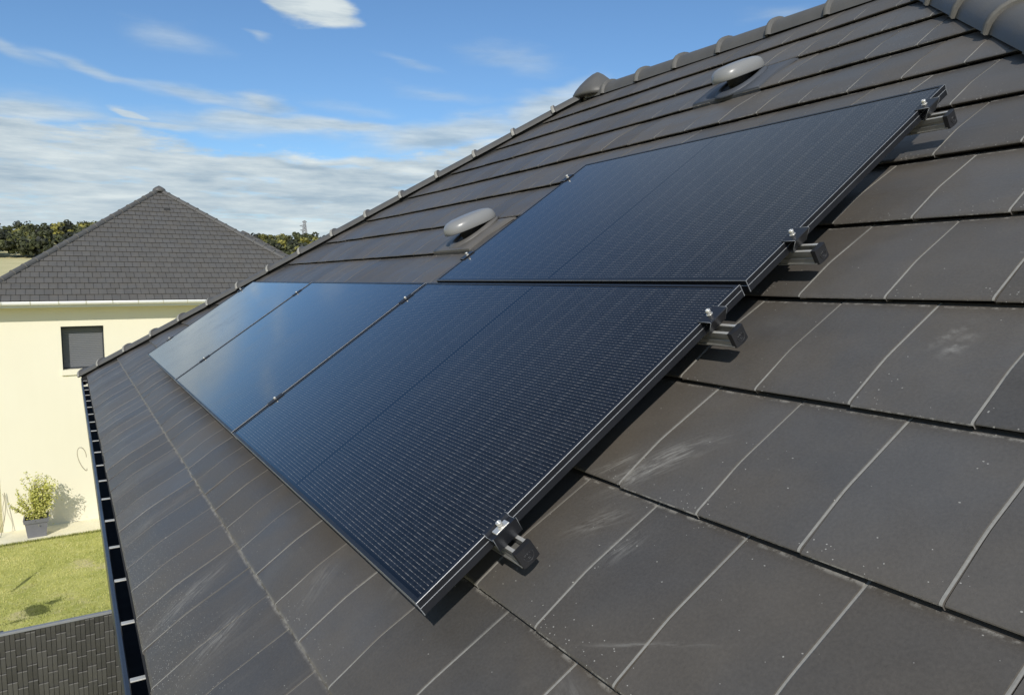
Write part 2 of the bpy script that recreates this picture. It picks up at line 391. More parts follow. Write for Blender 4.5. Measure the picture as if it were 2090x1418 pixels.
def panel_mat():
    m,k,b=mat('solar_cells_under_glass'); uvn=k.node('ShaderNodeUVMap'); uvn.uv_map='uv'; x=k.xyz(uvn.outputs[0])
    s,t=x[0],x[1]        # metres from the panel's corner; material drawn for a 1.722 x 1.005 panel
    LL,WW=1.722,1.005
    bus=k.m('ABSOLUTE',k.sub(k.m('FRACT',k.add(k.mul(k.sub(t,0.0195),1/0.00962),0.5)),0.5))
    line=k.step(k.mul(bus,0.00962),0.00060,0.00042)
    # cells: half cells 0.0838 long, rows 0.1636 wide
    half=k.sub(LL/2,0.0)
    su=k.m('ABSOLUTE',k.sub(s,LL/2)); cs=k.sub(su,0.009)                      # from the middle seam outward
    cf=k.mul(cs,1/0.0838); fr=k.m('FRACT',cf); cd_=k.mul(k.m('ABSOLUTE',k.sub(k.m('FRACT',k.add(cf,0.5)),0.5)),0.0838)
    gap=k.step(cd_,0.0011,0.0006)
    rf=k.mul(k.sub(t,0.0147),1/0.16266); rd=k.mul(k.m('ABSOLUTE',k.sub(k.m('FRACT',k.add(rf,0.5)),0.5)),0.16266)
    rgap=k.step(rd,0.0013,0.0008)
    pad=k.mul(k.step(cd_,0.0045,0.0032),k.step(cd_,0.0012,0.0020)); pad=k.mul(pad,k.step(k.mul(bus,0.00962),0.00125,0.0008))
    df=k.mul(cs,1/0.01397); dd=k.mul(k.m('ABSOLUTE',k.sub(k.m('FRACT',df),0.5)),0.01397)
    dot=k.mul(k.step(dd,0.0016,0.0009),k.step(k.mul(bus,0.00962),0.0010,0.0006))
    inside=k.mul(k.mul(k.step(s,0.0125,0.0130),k.step(s,LL-0.0125,LL-0.0130)),k.mul(k.step(t,0.0140,0.0145),k.step(t,WW-0.0140,WW-0.0145)))
    inside=k.mul(inside,k.step(cs,0.0,0.0006))
    cell=k.node('ShaderNodeTexWhiteNoise',noise_dimensions='2D')
    sgn=k.mul(k.m('GREATER_THAN',s,LL/2),50)
    k.put(cell.inputs['Vector'],k.vec(k.add(k.m('FLOOR',cf),sgn),k.m('FLOOR',rf),0))
    oi=k.node('ShaderNodeObjectInfo')
    cn=k.noise(uvn.outputs[0],55,5,0.7); cn2=k.noise(uvn.outputs[0],4,3,0.5)
    cc=k.mix(k.add(k.mul(cell.outputs[0],0.6),k.mul(cn2,0.4)),(0.0055,0.0060,0.0075),(0.0095,0.0102,0.0125))
    cc=k.mix(k.mul(k.step(cn,0.42,0.72),0.55),cc,(0.028,0.032,0.040))
    cc=k.mix(k.mx(gap,rgap),cc,(0.003,0.003,0.004))
    live=k.mul(line,k.sub(1.0,gap))
    cc=k.mix(k.mul(live,0.54),cc,(0.14,0.135,0.125))
    cc=k.mix(k.mul(k.mx(k.mul(pad,0.55),k.mul(dot,0.4)),0.9),cc,(0.42,0.40,0.37))
    cc=k.mix(inside,(0.004,0.004,0.005),cc)
    # thin film of dust and dried drops
    du=k.noise(uvn.outputs[0],3,6,0.65); sp=k.voro(uvn.outputs[0],60); 
    cc=k.mix(k.mul(k.step(du,0.45,0.8),0.022),cc,(0.30,0.28,0.25))
    rough=k.add(0.085,k.mul(k.step(du,0.4,0.75),0.09))
    setb(k,b,cc,rough,0,0.5)
    b.inputs['IOR'].default_value=1.31; b.inputs['Coat Weight'].default_value=0.7; b.inputs['Coat IOR'].default_value=1.24
    k.put(b.inputs['Coat Roughness'],k.mul(rough,0.7))
    return m
M['cells']=panel_mat()

# ------------------------------------------------------------------ tiled slopes
def tiled_slope(mb,frame,t0,ncourse,gauge,wid,ph0,lo,hi,prof,mi_edge=1,jit=1.0,cham=(0.0008,0.0055,0.0063,0.0020,0.0060),tmax=None,skip=None,uvoff=(0,0)):
    """individual tiles with rounded noses; frame(s,t,h)->point. prof=[(v,h)] along one visible tile. lo/hi(t)= limits of s"""
    g0,g1,g2,gh,gd=cham
    for c in range(ncourse):
        tb=t0+c*gauge
        off=ph0+(0.5*wid if c%2 else 0.0)
        smin=min(lo(tb),lo(tb+gauge)); smax=max(hi(tb),hi(tb+gauge))
        a=math.floor((smin-off)/wid); b=math.ceil((smax-off)/wid)
        for j in range(a,b+1):
            s0=off+j*wid; s1=s0+wid
            if s1<smin or s0>smax: continue
            if skip and skip(s0,s1,tb): continue
            rn=random.random(); dh=(random.random()-0.5)*0.0022*jit; ds=(random.random()-0.5)*0.0016*jit; dt=(random.random()-0.5)*0.004*jit; tw=(random.random()-.5)*0.0022*jit
            cols=[(0,-gd),(g0,-gh),((g0+g1)/2,-gh*0.9),(g1,-gh),(g2,0.0),(wid*0.5,0.0),(wid-0.0012,-0.0002),(wid-0.0002,-0.004)]
            rows=[]
            for (v,h) in prof:
                t=tb+v*gauge+dt*(1-v); row=[]
                if tmax is not None: t=min(t,tmax)
                L,H=lo(t),hi(t)
                for (q,hh) in cols:
                    s=min(max(s0+q+ds,L),H)
                    e=hh
                    if 0<q<g1+1e-6 and v<0.04 and mi_edge==1 and wid<0.24: e=0.0008        # the raw strip comes up flush round the nose
                    row.append((mb.vert(frame(s,t,h+e+dh+tw*(q/wid-0.5)*2*(1-v))),(s+uvoff[0],t+uvoff[1])))
                rows.append(row)
            for i in range(len(rows)-1):
                for q in range(len(cols)-1):
                    A,B,C_,D=rows[i][q],rows[i][q+1],rows[i+1][q+1],rows[i+1][q]
                    pa,pb,pc=Vector(mb.v[A[0]]),Vector(mb.v[B[0]]),Vector(mb.v[C_[0]])
                    if ((pb-pa).length<1e-5) and ((Vector(mb.v[D[0]])-pc).length<1e-5): continue
                    mb.face((D[0],C_[0],B[0],A[0]),mi_edge if q in (1,2) else 0,(D[1],C_[1],B[1],A[1]),rn,False)
PROF=[(0.12,0.0010),(0.045,0.0025),(0.0045,0.0125),(0.0,0.0142),(0.003,0.0160),(0.012,0.0177),(0.03,0.0186),(0.34,0.0208),(0.41,0.0203),(0.48,0.0184),(1.0,0.0),(1.05,-0.003)]

# house roof: eave at t=-0.567, ridge at TR
TR=3.92; TE=-0.567
farS=lambda t: 7.80-0.909*(t-TE)
nearS=lambda t: 0.575+0.817*(t-3.328)
xR=(S*TR+N*H0).x; zR=(S*TR+N*H0).z; xE=(S*TE+N*H0).x; zE=(S*TE+N*H0).z
house=empty('house',(xR,2.65,ZG)); tag(house,'house in the foreground under a dark flat-tiled hip roof that carries the solar panels','house')
mb=MB()
V2=dict(vents=[(1.51,2.98),(2.41,1.655)])
def front(s,t,h): return RP(s,t,H0+h)
tiled_slope(mb,front,T0,NC,GAUGE,WID,TILE_S0,lambda t:nearS(min(t,TR)),lambda t:farS(min(t,TR)),PROF,tmax=TR)
# the other three slopes, same tiles
def slope_frame(p0,sd,td,nd): return lambda s,t,h: p0+sd*s+td*t+nd*h
xB=2*xR-xE
yN,yF=nearS(TE),farS(TE); yRn,yRf=nearS(TR),farS(TR)
LB=TR-TE
Sb=Vector((-math.cos(TH),0,math.sin(TH))); Nb=Vector((math.sin(TH),0,math.cos(TH)))
slabs=[]
tiled_slope(mb,slope_frame(Vector((xB,0,zE)),Vector((0,-1,0)),Sb,Nb),0.0,NC,GAUGE,WID,0,lambda t:-(yF-(yF-yRf)*t/LB),lambda t:-(yN+(yRn-yN)*t/LB),PROF,tmax=LB)
def end_slope(y0,y1,sg):
    run=abs(y1-y0); ln=math.hypot(run,zR-zE); td=Vector((0,(y1-y0)/ln,(zR-zE)/ln)); sd=Vector((-sg,0,0)); nd=sd.cross(td)
    if nd.z<0: nd=-nd
    a,b=(xE-xR),(xB-xR)
    fr=slope_frame(Vector((xR,y0,zE)),sd,td,nd)
    tiled_slope(mb,fr,0.0,int(ln/GAUGE)+1,GAUGE,WID,0.05,lambda t:a*(1-min(t,ln)/ln),lambda t:b*(1-min(t,ln)/ln),PROF,tmax=ln)
end_slope(yN,yRn,-1); end_slope(yF,yRf,1)
# dark underlay below all of them
d=-0.022
c1=Vector((xE,yN,zE+d));c2=Vector((xE,yF,zE+d));c3=Vector((xB,yF,zE+d));c4=Vector((xB,yN,zE+d));r1=Vector((xR,yRn,zR+d));r2=Vector((xR,yRf,zR+d))
for P in ((c1,c2,r2,r1),(c3,c4,r1,r2),(c4,c1,r1),(c2,c3,r2)): mb.poly(P,2)
roof=mb.build('roof',[M['tile'],M['tile_edge'],M['underlay']],house,True)
tag(roof,'dark flat concrete tile roof with pale raw joints')

# ridge and hip caps -------------------------------------------------
def cap_run(name,p0,p1,up,parent,seg=0.385,hw=0.118,hh=0.082,base=0.026,mats=None,n=12,world=True,phase=0.0,spikes=False,collar=0.012):
    mb=MB(); p0=Vector(p0);p1=Vector(p1); d=(p1-p0); Ltot=d.length; d.normalize(); up=(up-d*up.dot(d)).normalized(); side=d.cross(up)
    def ring(q,w,h,lift):
        P=[]
        for a in range(n+1):
            th=math.pi*a/n; P.append(p0+d*q+side*(-math.cos(th)*w)+up*(base+lift+math.sin(th)**0.85*h))
        return P
    q=-phase
    while q<Ltot-0.02:
        e=min(q+seg+0.01,Ltot); a=max(q,0.0)
        if e-a<0.03: q+=seg; continue
        j=random.random(); lf=(random.random()-.5)*0.004
        # collar at the lower end, then the tapering body
        st=[(a,hw+collar,hh+collar,-0.004,1),(a+0.004,hw+collar+0.004,hh+collar+0.003,lf,1),(a+0.028,hw+collar+0.004,hh+collar+0.003,lf,0),(a+0.036,hw+0.001,hh-0.002,lf,0),(min(a+0.05,e),hw,hh-0.003,lf,0),(e,hw*0.93,hh*0.93,lf-0.002,0)]
        rings=[ring(x[0],x[1],x[2],x[3]) for x in st]
        idx=[[mb.vert(p) for p in rr] for rr in rings]
        for i in range(len(idx)-1):
            for k in range(n): mb.face((idx[i][k],idx[i][k+1],idx[i+1][k+1],idx[i+1][k]),st[i][4],None,j,i in (1,4))
        # closed lower end: thickness ring
        inn=ring(a+0.001,hw-0.014,hh-0.014,-0.004); ii=[mb.vert(p) for p in inn]
        for k in range(n): mb.face((idx[0][k],ii[k],ii[k+1],idx[0][k+1]),1,None,j)
        ie=[mb.vert(p) for p in ring(min(a+0.05,e),hw-0.014,hh-0.014,-0.004)]
        for k in range(n): mb.face((ii[k],ie[k],ie[k+1],ii[k+1]),2,None,j)
        q+=seg
    # black strip put in for the shade of the gap under the caps
    i=len(mb.v)
    w=hw*0.8
    for pp in (p0,p1): mb.v+= [tuple(pp-side*w-up*(0.1-base*0.2)),tuple(pp-side*w*0.8+up*(base+0.02)),tuple(pp+side*w*0.8+up*(base+0.02)),tuple(pp+side*w-up*(0.1-base*0.2))]
    for k in range(3): mb.face((i+k,i+k+1,i+5+k,i+4+k),2)
    return mb.build(name,mats or [M['cap'],M['cap_edge'],M['underlay']],parent,world)
UP=Vector((0,0,1))
pRn=RP(nearS(TR),TR,H0); pRf=RP(farS(TR),TR,H0)
cap_run('hip_cap',RP(farS(TE),TE,H0),RP(farS(TR-.1),TR-.1,H0),UP,house,phase=0.10,hw=0.098,hh=0.070,base=0.002,mats=[M['cap'],plain('chalky_cap_end',(0.30,0.29,0.26),0.85,0,0.5,50,0.3,0.5),M['underlay']])
cap_run('ridge_cap',pRf,pRn,UP,house,phase=0.2,hw=0.115,hh=0.112,seg=0.40,base=-0.058)
cap_run('hip_cap',RP(nearS(TE),TE,H0),pRn,UP,house,phase=0.06,hw=0.125,hh=0.108,seg=0.395,base=-0.018,collar=0.006)
cap_run('hip_cap',Vector((xB,yF,zE)),pRf,UP,house); cap_run('hip_cap',Vector((xB,yN,zE)),pRn,UP,house)
# pointed hood where hip and ridge meet
mb=MB()
pk=pRf+Vector((0.02,0.02,0))
prof=[(0.215,-0.02),(0.22,0.01),(0.195,0.06),(0.155,0.115),(0.105,0.170),(0.055,0.215),(0.015,0.240),(0.0,0.245)]
mb.lathe([(a*0.86,z*0.80) for a,z in prof],pk+Vector((-0.01,-0.01,-0.02)),(1,0,0),(0,1,0),(0,0,1),n=20,pw=2.6)
mb.build('ridge_hood',[M['cap']],house,True)

# gutter --------------------------------------------------------------
gx0,gx1=-0.4365,-0.330; gz=-0.462; gy0,gy1=nearS(TE)-0.02,farS(TE)+0.03
def prof_ext(mb,prof,y0,y1,mi=0,closed=True): mb.extrude(prof,y0,y1,lambda p,q,w:(p,w,q),mi,closed)
mb=MB()
po=[(gx0,gz),(gx0,gz-0.075),(gx0+0.02,gz-0.095),(gx1,gz-0.095),(gx1,gz-0.005),(gx1-0.003,gz-0.005),(gx1-0.003,gz-0.090),(gx0+0.022,gz-0.090),(gx0+0.004,gz-0.072),(gx0+0.004,gz-0.012),(gx0+0.0145,gz-0.010),(gx0+0.0150,gz-0.002),(gx0+0.012,gz+0.001),(gx0+0.003,gz+0.0015)]
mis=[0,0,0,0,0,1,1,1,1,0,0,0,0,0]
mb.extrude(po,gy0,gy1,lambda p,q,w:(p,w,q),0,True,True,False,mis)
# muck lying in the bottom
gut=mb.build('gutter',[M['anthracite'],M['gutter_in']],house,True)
y=0.905-0.372*9
bz=gz-0.001
while y<gy1-0.05:
    b=MB(); w=0.010+random.random()*0.001
    b.bevbox((gx0+0.0155,y-w,bz-0.004),(gx1-0.004,y+w,bz),0.001)
    b.extrude([(gx1-0.04,bz),(gx1-0.012,bz+0.016),(gx1-0.008,bz+0.014),(gx1-0.035,bz-0.001)],y-w*0.8,y+w*0.8,lambda p,q,ww:(p,ww,q),0)
    o=b.build('gutter_bracket',[M['zinc']],gut); 
    y+=0.372
# fascia, soffit, walls
mb=MB()
ins=0.42
def rect_ring(mb,x0,x1,y0,y1,z0,z1,mi):
    P=[(x0,y0),(x1,y0),(x1,y1),(x0,y1)]
    for i in range(4):
        a,b=P[i],P[(i+1)%4]; mb.quad((a[0],a[1],z0),(b[0],b[1],z0),(b[0],b[1],z1),(a[0],a[1],z1),mi)
rect_ring(mb,xE+0.075,xB-0.075,yN+0.075,yF-0.075,zE-0.24,zE-0.015,0)
mb.quad((xE+0.078,yN+0.078,zE-0.239),(xE+0.078,yF-0.078,zE-0.239),(xB-0.078,yF-0.078,zE-0.239),(xB-0.078,yN+0.078,zE-0.239),0)
mb.build('fascia',[M['anthracite']],house,True)
mb=MB(); rect_ring(mb,xE+ins,xB-ins,yN+ins,yF-ins,ZG-0.2,zE-0.242,0); mb.build('wall',[M['render']],house,True)
# loose pale wire hanging from the gutter's far part
mb=MB(); pts=[]
c0=Vector((-0.448,4.2,-0.56))
for i in range(26):
    a=i/25*5.3; pts.append(c0+Vector((-0.012-0.05*math.sin(a*0.62)**2*1.0,0.05*math.cos(a)*0.5,0.075*math.sin(a*1.0)-0.01*i/25)))
mb.tube(pts,0.0022,6)
tag(mb.build('wire',[plain('pale_wire',(0.42,0.36,0.24),0.6)]),'thin curled wire hanging beside the gutter in front of the cream wall','wire')

# ------------------------------------------------------------------ vents
def vent(s,t,label,dark,capmat):
    root=empty('roof_vent',RP(s,t,H0),(0,-TH,0)); tag(root,label,'roof vent','mushroom vents on the tiled roof')
    # local axes: x up the slope, y along the eave, z off the roof
    c=math.floor((t-T0)/GAUGE); tb=T0+c*GAUGE-t
    mb=MB(); W=0.222
    prof=[(0.0,0.002),(0.0,0.016),(0.010,0.0255),(0.05,0.0285),(0.5,0.0300),(0.93,0.0200),(1.02,0.006)]
    sx=[(-W,-0.014),(-W+0.004,0.0),(-W*0.55,0.0),(0,0.0),(W*0.55,0.0),(W-0.004,0.0),(W,-0.014)]
    rows=[[mb.vert((tb+v*GAUGE,q,h+e)) for q,e in sx] for v,h in prof]
    for i in range(len(rows)-1):
        for j in range(len(sx)-1): mb.face((rows[i][j],rows[i+1][j],rows[i+1][j+1],rows[i][j+1]),0,None,0.5,i>1 and 0<j<5)
    mb.lathe([(0.172,0.022),(0.160,0.032),(0.146,0.041),(0.134,0.043),(0.126,0.038),(0.120,0.028)],(0,0,0),n=44,sx=1.0,sy=0.68,pw=2.2)
    mb.build('base_tile',[dark],root)
    mb=MB(); mb.lathe([(0.121,0.0305),(0.06,0.033),(0.055,0.036)],(0,0,0),n=36,sx=1,sy=.68); mb.build('throat',[M['vent_dark']],root)
    mb=MB(); mb.lathe([(0.072,0.028),(0.070,0.060),(0.082,0.095)],(0,0,0),n=28,sy=0.72); mb.build('stem',[M['vent_dark']],root)
    mb=MB(); r=0.158; dl=R(12); ca=Vector((math.cos(dl),0,-math.sin(dl))); cz=Vector((math.sin(dl),0,math.cos(dl)))
    pr=[(0.06,0.070),(r-0.022,0.068),(r-0.003,0.062),(r,0.066),(r+0.001,0.080),(r-0.003,0.097),(r-0.012,0.111),(r-0.028,0.122),(r-0.055,0.129),(0.05,0.133),(0.0,0.134)]
    mb.lathe(pr,(-0.008,0,0),ca,(0,1,0),cz,n=48,pw=2.5,sy=0.60); mb.build('cap',[capmat],root)
    return root
vent(1.51,2.98,'rounded grey vent on a dark slate-coloured tile high up near the ridge',M['lead'],M['vent'])
vent(2.41,1.655,'pale grey vent on a brown tile just left of the upper solar panel',M['vtile'],M['vent'])

# ------------------------------------------------------------------ solar panels
def solar_panel(s0,t0,L,W,label):
    root=empty('solar_panel',RP(s0,t0,0.0),(0,-TH,0)); tag(root,label,'solar panel','black solar panels on the roof')
    fw=0.0095; D=0.0315
    # frame: four mitred lengths, outer side grooved
    prof=[(0.0,-D,0),(0.0,-0.0155,1),(0.0012,-0.0148,0),(0.0012,-0.0090,1),(0.0,-0.0082,0),(0.0,-0.0008,1),(0.0007,0.0,0),(fw,0.0,0),(fw,-0.0022,0),(fw+0.02,-0.0024,0)]
    mb=MB()
    prof=[(0.022,-D,0)]+prof
    cor=[((0,0),(1,1)),((W,0),(-1,1)),((W,L),(-1,-1)),((0,L),(1,-1))]
    rings=[]
    for (cx_,cy_),(sx,sy) in cor: rings.append([mb.vert((cx_+sx*o,cy_+sy*o,h)) for o,h,_ in prof])
    for i in range(4):
        a,b=rings[i],rings[(i+1)%4]
        for j in range(len(prof)-2): mb.face((a[j],a[j+1],b[j+1],b[j]),prof[j][2])
    # bright cut corners
    for (cx_,cy_),(sx,sy) in cor:
        e=0.0009
        mb.box((min(cx_-sx*e,cx_+sx*0.0008),min(cy_-sy*e,cy_+sy*0.0008),-D),(max(cx_-sx*e,cx_+sx*0.0008),max(cy_-sy*e,cy_+sy*0.0008),-0.0004),1)
    mb.build('frame',[M['black_alu'],M['edge_alu']],root)
    g=MB(); o=fw-0.001
    U=lambda x,y:(y*1.722/L,x*1.005/W)
    g.quad((o,o,-0.0015),(W-o,o,-0.0015),(W-o,L-o,-0.0015),(o,L-o,-0.0015),0,[U(o,o),U(W-o,o),U(W-o,L-o),U(o,L-o)])
    g.build('cell_glass',[M['cells']],root)
    k=MB(); k.quad((o,o,-0.007),(o,L-o,-0.007),(W-o,L-o,-0.007),(W-o,o,-0.007)); k.box((W*0.45,L*0.48,-0.028),(W*0.55,L*0.52,-0.0075)); k.build('backsheet',[M['black_plastic']],root)
    return root
PL,PW,PG=1.722,1.005,0.02
solar_panel(0,0,PL,PW,'nearest and largest black solar panel, at the right end of the lower row')
solar_panel(PL+PG,0,PL,PW,'dark blue solar panel in the middle of the lower row of three')
solar_panel(2*(PL+PG),0,PL,PW,'farthest solar panel of the lower row, pale with reflected cloud')
solar_panel(-0.006,1.022,1.672,0.970,'single black solar panel of the upper row, above the nearest one')

# ------------------------------------------------------------------ rails with clamps
def bolt(parent,x,y,z,tall=0.009,r=0.0052,sunk=0.004):
    b=MB(); b.lathe([(0.0078,z-0.0002),(0.0078,z+0.0012)],(x,y,0),n=20)
    b.lathe([(r*0.62,z-sunk),(r*0.62,z+0.001)],(x,y,0),n=14)
    zt=z+0.001+tall
    b.lathe([(r,z+0.001),(r,zt-0.0008),(r-0.0008,zt),(r*0.50,zt),(r*0.48,zt-0.004),(0.0,zt-0.004)],(x,y,0),n=20)
    return b.build('bolt',[M['steel']],parent)
def rail(t,s0,s1,panel_edge_near,panel_edge_far,mids,label,big=False,ptype=0):
    root=empty('mounting_rail',RP(s0,t,-0.0375),(0,-TH,0)); tag(root,label,'mounting rail','aluminium mounting rails under the panels')
    L=s1-s0; w=0.0175; H=0.031
    # open C channel, x across, z up
    pr=[(-w,0.0),(-w,-0.010),(-w+0.003,-0.012),(-w+0.003,-0.018),(-w,-0.020),(-w,-H),(-w-0.004,-H),(-w-0.004,-H-0.003),(w+0.004,-H-0.003),(w+0.004,-H),(w,-H),(w,-0.020),(w-0.003,-0.018),(w-0.003,-0.012),(w,-0.010),(w,0.0),(w-0.0075,0.0),(w-0.0075,-0.003),(w-0.0045,-0.004),(w-0.0045,-0.012),(w-0.0045,-0.026),(-w+0.0045,-0.026),(-w+0.0045,-0.012),(-w+0.0045,-0.004),(-w+0.0075,-0.003),(-w+0.0075,0.0)]
    mb=MB(); mb.extrude(pr,0.006,L-0.006,lambda p,q,ww:(p,ww,q),0,True,True); mb.build('rail_channel',[M['alu_soft']],root)
    # bright top lips
    mb=MB()
    for sg in (-1,1): mb.box((min(sg*w,sg*(w-0.0072)),0.0055,0.0),(max(sg*w,sg*(w-0.0072)),L-0.0055,0.0011))
    mb.build('rail_lip',[M['alu']],root)
    for e,sg in ((0.0,1),(L,-1)):
        mb=MB(); a,b=e,e+sg*0.012
        # cap with a bowed outer face
        n=8; bow=0.0035; out=[]
        for i in range(n+1):
            x=-w-0.003+(2*w+0.006)*i/n; out.append((x,e-sg*bow*(1-((x)/(w+0.003))**2)))
        pl=out+[(w+0.003,b),(-w-0.003,b)]
        i0=len(mb.v)
        for z in (-H-0.004,0.0025):
            for (x,y) in pl: mb.v.append((x,y,z))
        m=len(pl)
        for i in range(m): mb.face((i0+i,i0+(i+1)%m,i0+m+(i+1)%m,i0+m+i),0,None,.5,False)
        mb.face([i0+i for i in range(m)][::-1]); mb.face([i0+m+i for i in range(m)])
        cap_o=mb.build('end_cap',[M['black_plastic']],root)
        if sg==1:
            # raised maker's mark: ring with short strokes inside
            mk=MB(); yy=e-0.0036
            ring=[]
            for i in range(22):
                a=math.pi*(0.95+1.15*i/21); ring.append((0.0115*math.cos(a),yy,-0.0165+0.0115*math.sin(a)))
            mk.tube(ring,0.0005,5)
            for (x0,z0,x1,z1) in ((-0.010,-0.013,-0.010,-0.020),(-0.010,-0.0165,-0.006,-0.0165),(-0.006,-0.013,-0.006,-0.020),(-0.002,-0.013,-0.002,-0.020),(-0.002,-0.013,0.002,-0.013),(-0.002,-0.0165,0.001,-0.0165),(0.005,-0.013,0.008,-0.020),(-0.006,-0.024,0.002,-0.024),(-0.004,-0.028,0.004,-0.028)):
                x0,z0,x1,z1=[q*0.82 for q in (x0,z0,x1,z1)]
                mk.tube([(x0,yy,z0),(x1,yy,z1)],0.00055,5)
            mk.build('raised_mark',[plain('mark_plastic',(0.05,0.05,0.052),0.3)],cap_o)
    # end clamps. local z of the panel face is +0.0375
    zt=0.0375
    for edge,sg in ((panel_edge_near-s0,-1),(panel_edge_far-s0,1)):
        mb=MB(); hw=0.030
        if ptype==0:
            P=[(0.008,zt+0.0008),(0.008,zt+0.0028),(-0.0015,zt+0.0028),(-0.0040,zt-0.004),(-0.0300,zt-0.004),(-0.0325,zt+0.0035),(-0.0352,zt+0.0035),(-0.0262,0.005),(-0.0242,0.005),(-0.0325,zt-0.002),(-0.0310,zt-0.0062),(-0.0020,zt-0.0062),(-0.0006,zt+0.0008)]
        else:
            P=[(0.009,zt+0.0008),(0.009,zt+0.0032),(-0.0300,zt+0.0032),(-0.0315,zt+0.001),(-0.0095,0.0045),(-0.0070,0.0045),(-0.0275,zt-0.0005),(-0.0012,zt-0.0005),(-0.0006,zt+0.0008)]
        mb.extrude([(a*-sg+edge,z) for a,z in P] if True else P,-hw,hw,lambda p,q,ww:(ww,p,q),0,True,True)
        # thin bright edges on the cut ends
        cl=mb.build('end_clamp',[M['black_alu']],root)
        for hx in (-hw-0.0003,hw+0.0003):
            mb=MB(); pts=[(hx,a*-sg+edge,z) for a,z in P[1:8 if ptype==0 else 5]]
            mb.tube(pts,0.00055,5); mb.build('bright_edge',[M['edge_alu']],cl)
        if ptype==0:
            b=MB(); b.bevbox((-0.017,min(edge+sg*0.008,edge+sg*0.026),zt-0.0038),(0.017,max(edge+sg*0.008,edge+sg*0.026),zt+0.0010),0.0006)
            b.build('washer_plate',[M['steel']],cl)
            bolt(cl,0.002,edge+sg*0.016,zt+0.0010,0.010,0.0062)
        else:
            bolt(cl,0.0,edge+sg*0.004,zt+0.0032,0.0115,0.0058)
    for q in mids:
        mb=MB(); e=q-s0
        mb.extrude([(-0.017,zt+0.0005),(-0.017,zt+0.0026),(-0.008,zt+0.0030),(-0.0065,zt-0.002),(0.0065,zt-0.002),(0.008,zt+0.0030),(0.017,zt+0.0026),(0.017,zt+0.0005),(0.009,zt+0.0004),(0.009,0.002),(-0.009,0.002),(-0.009,zt+0.0004)],-0.034,0.034,lambda p,qq,ww:(ww,p+e,qq),0)
        cl=mb.build('mid_clamp',[M['black_alu']],root); bolt(cl,0,e,zt-0.0018,0.011)
    # roof hooks holding the rail
    y=0.62
    while y<L-0.2:
        mb=MB(); mb.box((w+0.0045,y-0.015,-H-0.01),(w+0.0105,y+0.015,-0.012)); mb.box((w+0.0105,y-0.015,-H-0.01),(w+0.11,y+0.015,-H-0.004)); mb.box((w+0.104,y-0.015,-0.098),(w+0.11,y+0.015,-H-0.010))
        mb.build('roof_hook',[M['alu_soft']],root); y+=0.95
    return root
near0=-0.064; near1=-0.064; farE=3*PL+2*PG
rail(0.205,near0,farE+0.085,0.0,farE,[PL+PG/2,2*PL+1.5*PG],'lowest mounting rail, its black end cap beside the bottom corner of the nearest panel',ptype=0)
rail(0.885,near1,farE+0.085,0.0,farE,[PL+PG/2,2*PL+1.5*PG],'mounting rail ending just below the gap between lower and upper panels',ptype=1)
rail(1.213,near1-0.006,1.666+0.085,-0.006,1.666,[],'lower of the two rails under the upper panel, ending above the gap between the rows',ptype=1)
rail(1.868,near1-0.006,1.666+0.085,-0.006,1.666,[],'topmost mounting rail, ending near the upper right corner of the upper panel',ptype=1)

# ------------------------------------------------------------------ neighbouring house
YW=19.56; AX,AYc,AZ=2.02,23.68,3.33; zEv=0.10; HD=4.56
nb=empty('neighbour_house',(AX,AYc,ZG)); tag(nb,'cream rendered neighbouring house with a grey tiled pyramid roof and white gutter','house')
t35=R(35.3)
def pyramid_roof(mb,cx_,cy_,half,zb,gauge,wid,seed):
    ln=half/math.cos(t35)
    for q in range(4):
        ang=q*math.pi/2; sd=Vector((math.cos(ang),math.sin(ang),0)); inn=Vector((-math.sin(ang),math.cos(ang),0))
        td=inn*math.cos(t35)+Vector((0,0,math.sin(t35))); nd=sd.cross(td)
        p0=Vector((cx_,cy_,zb))-inn*half
        tiled_slope(mb,slope_frame(p0,sd,td,nd),0.0,int(ln/gauge)+1,gauge,wid,0.07,lambda t:-half*(1-min(t,ln)/ln),lambda t:half*(1-min(t,ln)/ln),
            [(0.06,0.005),(0.0,0.006),(0.0,0.017),(0.02,0.0195),(1.0,0.0),(1.04,-0.002)],mi_edge=1,jit=1.4,cham=(0.0006,0.0085,0.0098,0.006,0.010),tmax=ln)
        a=p0-sd*half-nd*0.015; b=p0+sd*half-nd*0.015; mb.poly((a,b,Vector((cx_,cy_,zb+half*math.tan(t35)-0.02))),1)
mb=MB(); pyramid_roof(mb,AX,AYc,HD,zEv,0.238,0.187,1)
# small roof-tile hole / bird near the top
nroof=mb.build('roof',[M['tile_far'],M['underlay'],M['tile_far']],nb,True); tag(nroof,'grey flat small-tiled pyramid roof')
mb=MB(); mb.bevbox((2.03,22.68,2.60),(2.19,22.80,2.71),0.01); mb.build('vent_outlet',[M['vent_dark']],nb,True)
apx=Vector((AX,AYc,zEv+HD*math.tan(t35)))
for (a,b) in ((-1,-1),(1,-1),(1,1),(-1,1)):
    cap_run('hip_cap',Vector((AX+a*HD,AYc+b*HD,zEv)),apx,UP,nb,seg=0.36,hw=0.085,hh=0.088,base=-0.012,n=8,collar=0.006,mats=[M['cap_n'] if 'cap_n' in M else M['cap'],M['cap_edge'],M['underlay']])
mb=MB(); mb.lathe([(0.20,-0.06),(0.17,0.03),(0.10,0.085),(0.04,0.115),(0.015,0.13),(0.0,0.135)],apx,n=14,pw=2.6); mb.build('apex_cap',[M['cap']],nb,True)
